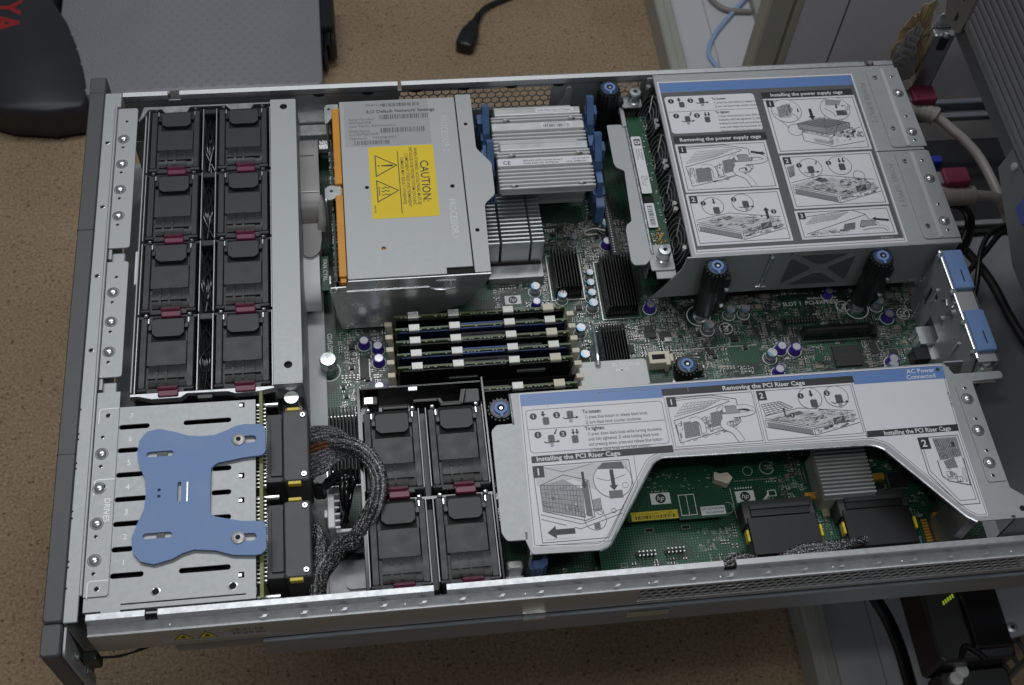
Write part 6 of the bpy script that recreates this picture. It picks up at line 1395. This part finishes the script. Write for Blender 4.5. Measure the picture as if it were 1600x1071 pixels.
m = MB('void'); m.box(726.4, 674, -435, 728.6, 676, 600); part('panel_seam', m, rk)
m = MB('rackdark'); m.box(1400, -900, -435, 1404, 670, 600); part('back_panel', m, rk)
m = MB('steeldark'); m.cbox(694, 448, 44, 713, 458, 108, 1.2); m.use('steel2'); m.prism(fillet([(690,56),(697,56),(712,84),(712,118),(698,124),(692,96)], 3), 458.2, 460, ax='xz'); m.use('black'); m.prism(rr(700,92,707,106,1), 446.6, 448, ax='xz'); part('mounting_bracket', m, rk, bev=.8)
m = MB('steeldark'); m.cbox(700, 446, -10, 716, 460, 30, 1); m.use('sealbrass'); m.lathe(703, 447.5, [(3.6,108),(3.6,110),(2.4,112),(.1,112.4)], 14); part('mounting_bracket', m, rk)
m = MB('rail'); m.cbox(700, 480, -26, 840, 486, -14, 1); m.cbox(700, 466, -24, 830, 472, -18, 1); part('rail_strip', m, rk)

t = thing('rack_unit', 'dark grey rack unit with a slatted front above the power cords', 'rack unit', (760, 230, 186))
m = MB('rackdark'); m.box(661, 60, 190, 1100, 392, 420); part('case', m, t)
m = MB('earg'); m.cbox(655, 60, 204, 661, 366, 209, .8); m.cbox(655, 60, 300, 661, 366, 306, .8); m.cbox(655, 359, 204, 661, 376, 306, .8); part('front_frame', m, t)
m = MB('avayadark'); m.box(657, 60, 188, 661.5, 370, 204); part('lower_band', m, t)
sm = MB('unitgrey'); sm.cbox(0, -149, 0, 6, 149, 4.6, 1.4); SL = sm.mesh('slat')
for k in range(13): put('slat', SL, t, rel(t, (654.6, 210.4, 209.8+6.9*k)))
m = MB('earg'); m.prism(fillet([(376,190),(362,196),(360.6,212),(362,300),(400,300),(404,230),(400,204),(386,186)], 2), 654.6, 656.4, [rr(374,214,381,220,1), rr(372,196,376,206,1)], ax='yz'); part('rack_ear', m, t, bev=.4)
m = MB('earg'); m.prism(fillet([(247,178),(244,202),(60,202),(60,150),(180,150)], 2), 655.2, 657, ax='yz'); part('port_plate', m, t, bev=.4)
m = MB('clipsteel'); m.lathe(0,0,[(3,0),(3,1.5),(1.8,2.4),(.1,2.5)],12); me_ = m.mesh('plate_screw', smooth=True); o = put('plate_screw', me_, t, rel(t, (655.2, 232, 197))); o.rotation_euler = (0, R(-90), 0)
m = MB('db9'); m.prism(fillet([(207,182),(205,199),(194,199),(191,182)], 2), 652.5, 655.2, ax='yz'); part('blue_port', m, t, bev=.6)

def crumpled(m, outline, y, seed, amp=3.0):               # thin sheet standing in the x-z plane, creased
    rw = random.Random(seed); P_ = []
    for i, p in enumerate(outline):
        q = outline[(i+1) % len(outline)]
        for k in range(3): t = k/3; P_.append((p[0]*(1-t)+q[0]*t+rw.uniform(-.5,.5), p[1]*(1-t)+q[1]*t+rw.uniform(-.5,.5)))
    cx = sum(p[0] for p in P_)/len(P_); cz = sum(p[1] for p in P_)/len(P_); n = len(P_)
    mid = [((p[0]*.45+cx*.55), (p[1]*.45+cz*.55)) for p in P_]
    front = [(p[0], y+rw.uniform(-amp,amp), p[1]) for p in P_] + [(p[0], y+rw.uniform(-amp,amp)*.8, p[1]) for p in mid] + [(cx, y, cz)]
    back = [(a_, b_+.4, c_) for a_, b_, c_ in front]; N = len(front); fs = []
    for i in range(n):
        j = (i+1) % n; tri_ = [(i, j, n+j), (i, n+j, n+i), (n+i, n+j, 2*n)]
        fs += tri_ + [tuple(v+N for v in t_[::-1]) for t_ in tri_] + [(i, N+i, N+j, j)]
    m.add(front+back, fs)
t = thing('paper_tag', 'crumpled manila tag with faded print tucked behind the corner of the case', 'paper tag', (680, 452, 60))
m = MB('paper'); crumpled(m, [(662,88),(664,118),(668,128),(672,129),(676,139),(683,144),(687,140),(686,128),(690,112),(692,96),(695,78),(697,62),(688,50),(672,60)], 453, 3, 2.6); part('sheet', m, t)
m = MB('paperwhite'); crumpled(m, [(663,66),(664,92),(667,112),(674,125),(680,118),(681,98),(688,78),(690,62),(680,50)], 447.5, 5, 1.2); pp = part('printed_page', m, t)
m = MB('inkmid')
for k in range(6): m.prism([(666.5+.6*k,74+7.4*k),(678+.3*k,69+7.4*k),(678.3+.3*k,72+7.4*k),(666.8+.6*k,77+7.4*k)], 445.6, 445.9, ax='xz')
part('faded_print', m, t, kind='stuff')
t = thing('lower_server', 'flat grey lid of another server lower in the rack', 'server', (760, 150, -60))
m = MB('lidgrey'); m.box(690, 58, -130, 1300, 366, -60); part('lid', m, t)
m = MB('void'); m.cbox(690, 356, -60, 1300, 361, -55, .8); m.use('steeldark'); m.cbox(690, 363, -60, 1300, 369, -52, .8); part('lid_edge', m, t)
t = thing('shade_block', 'added black block giving the dark rack interior behind the power plugs', 'rack unit', (800, 500, -120))
m = MB('rackdark'); m.cbox(690, 374, -260, 1300, 500, -90, 2); part('case', m, t)  # added block; its black stands for the shade inside the rack
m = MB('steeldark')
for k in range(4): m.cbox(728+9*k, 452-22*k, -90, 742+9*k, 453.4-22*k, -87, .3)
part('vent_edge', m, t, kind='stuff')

# power cords
def cord(name, label, pts, clip, body, group):
    t = thing(name, label, 'power cable', body[0], group)
    m = MB('cord'); b = [Vector(q) for q in body]; ax = (b[1]-b[0]); 
    m.tube([tuple(b[0]), tuple(b[0]+ax*.55), tuple(b[0]+ax*.8), tuple(b[1])], [9.5,9.5,8.8,7.6], 14); part('plug_body', m, t, smooth=True, angle=60)
    m = MB('cord'); P = spline(pts, 8)
    for k in range(5): q = Vector(P[1+2*k]); d = (Vector(P[2+2*k])-q).normalized(); m.tube([tuple(q-d*2.2), tuple(q+d*2.2)], 8.4-.5*(k%2), 12)
    part('strain_relief', m, t, smooth=True, angle=40)
    m = MB('cord'); m.tube(P, 4.4, 12); part('cord', m, t, smooth=True, angle=80)
    x0, y0, x1, y1, z = clip
    m = MB('burgundy'); m.cbox(x0, y0, z-18, x1, y1, z, 1.5); part('retaining_clip', m, t, bev=.5)
    m = MB('steeldark'); m.cbox(662, y0+3, z-14, x0+2, y1-1, z-4, 1); part('clip_mount', m, t)
G = 'grey power cords of the power supplies'
cord('power_cable', 'grey power cord with burgundy clip leaving the power supply nearer the far wall', [(697,425,40),(707,420,40),(716,412,38),(724,402,36),(732,392,34),(742,372,30),(749,335,24),(752,290,18),(756,240,10)], (687,424,709,442,55), ((664,430,40),(700,425,40)), G)
cord('power_cable', 'grey power cord with burgundy clip leaving the power supply nearer the near wall', [(702,328,40),(712,328,40),(724,328,39),(736,327,37),(745,322,33),(754,300,26),(758,262,18),(760,200,8)], (688,331,711,348,55), ((664,329,40),(704,328,40)), G)
solo('blue_lever', (lambda m: (m.cbox(664,361,34,698,369,46,1.2), m)[-1])(MB('tabblue')), 'small deep blue lever between the two power cords', 'lever', (680, 365, 34))
m = MB('black'); m.tube(spline([(676,333,20),(700,336,22),(716,334,18),(722,322,12),(716,306,6),(706,296,2)], 7), 6.5, 12, 0.55); solo('black_strap', m, 'thick black strap loop behind the power supply nearer the near wall', 'strap', (700, 320, 0), smooth=True, angle=80)
GB = 'thin black cables behind the case'
m = MB('black'); m.tube(spline([(664,205,20),(668,232,24),(690,254,28),(712,274,30),(740,298,30),(780,312,26)], 7), 2.4, 10); solo('black_cable', m, 'thin black cable running from the blue tabs up to the grey power cord', 'cable', (700, 260, 20), GB, smooth=True, angle=80)
m = MB('black'); m.tube(spline([(690,190,-10),(692,222,10),(700,250,26),(712,280,32),(732,298,32),(770,304,30)], 7), 2.4, 10); solo('black_cable', m, 'thin black cable hanging in a bend beside the blue tabs', 'cable', (705, 250, 20), GB, smooth=True, angle=80)
m = MB('rackdark'); m.tube(spline([(720,330,-20),(745,290,-30),(760,240,-40),(790,150,-50)], 7), 4, 10); solo('black_cable', m, 'thick dark cable lying on the lower grey lid', 'cable', (750, 270, -40), GB, smooth=True, angle=80)
# cables on the rack floor
m = MB('ethblue'); m.tube(spline([(812,1120,-428),(786,1080,-430),(752,1042,-431),(722,1006,-432),(706,976,-432),(705,956,-432),(715,930,-432)], 7), 3.3, 10, 0.5); solo('network_cable', m, 'blue network cable curling over the pale rack floor', 'cable', (740, 1000, -436), smooth=True, angle=80)
m = MB('cord'); m.tube(spline([(718,1120,-431),(726,1083,-431),(736,1062,-431),(752,1050,-431),(784,1046,-431)], 7), 4, 10); solo('grey_cable', m, 'thin grey cable crossing beneath the blue network cable', 'cable', (745, 1070, -436), smooth=True, angle=80)
m = MB('blackgloss'); m.tube(spline([(660,140,-290),(672,104,-300),(682,78,-304),(687,50,-306),(687.5,20,-306),(687,-20,-306),(686,-80,-306)], 7), 6.4, 12); solo('black_cable', m, 'black cable hanging below the near side rail over the pale rack floor', 'cable', (685, 50, -306), smooth=True, angle=80)
# black unit with green lights and the ladder arm
t = thing('black_unit', 'black rack unit with five green lights below the near side rail', 'rack unit', (700, 20, -300))
m = MB('black'); m.cbox(671, -2, -236, 742, 130, -189, 3); m.cbox(676, -44, -240, 742, -2, -214, 3); part('case', m, t, bev=.6)
m = MB('blackgloss'); m.cbox(704, 6, -189, 738, 60, -182, 2); m.tube(spline([(690,0,-190),(697,10,-188),(706,4,-188),(712,-2,-190)], 6), 3, 8); part('cover', m, t, smooth=True)
lm = bpy.data.materials.new('green_light'); nt, b_ = nodes_of(lm); b_.inputs['Base Color'].default_value = (.25,.4,.02,1); b_.inputs['Emission Color'].default_value = (.55,.8,.05,1); b_.inputs['Emission Strength'].default_value = .28; M['led'] = lm
for k in range(5):
    m = MB('led'); m.cbox(688.6+2.5*k, 49+1.4*k, -189, 690.2+2.5*k, 52.6+1.4*k, -188.3, .2); part('status_light', m, t)
m = MB('clipsteel'); 
for (x, y) in ((690,-11),(697,-5)): m = MB('clipsteel'); m.lathe(x, y, [(6.6,-214),(6.6,-210),(5.8,-208.6),(.1,-208.4)], 20); part('thumb_screw', m, t, smooth=True)
t = thing('grey_side_plate', 'grey metal plate with a cross head screw beside the black unit', 'metal plate', (760, 40, -200))
m = MB('lidgrey'); m.prism([(737,14),(742,80),(900,80),(900,40)], -196, -192); part('plate', m, t)
put('torx_screw', star_mesh(5.0, 'steeldark'), t, rel(t, (746, 24, -192)))
t = thing('cable_carrier', 'dark ladder shaped cable arm rising toward the rack corner', 'cable arm', (765, 15, -250))
m = MB('earg')
def bar(a, b, w, hgt): 
    d = Vector((b[0]-a[0], b[1]-a[1], b[2]-a[2])); m.tube([a, b], w, 4, hgt)
bar((738,6,-250),(840,74,-250), 3, 2); part('side_bar', m, t); m = MB('earg'); bar((742,-14,-250),(846,54,-250), 3, 2); part('side_bar', m, t)
for k in range(8):
    m = MB('earg'); x = 744+11*k; y = 8+7.33*k; bar((x, y, -250), (x+5, y-18, -250), 2.6, 2); part('rung', m, t)
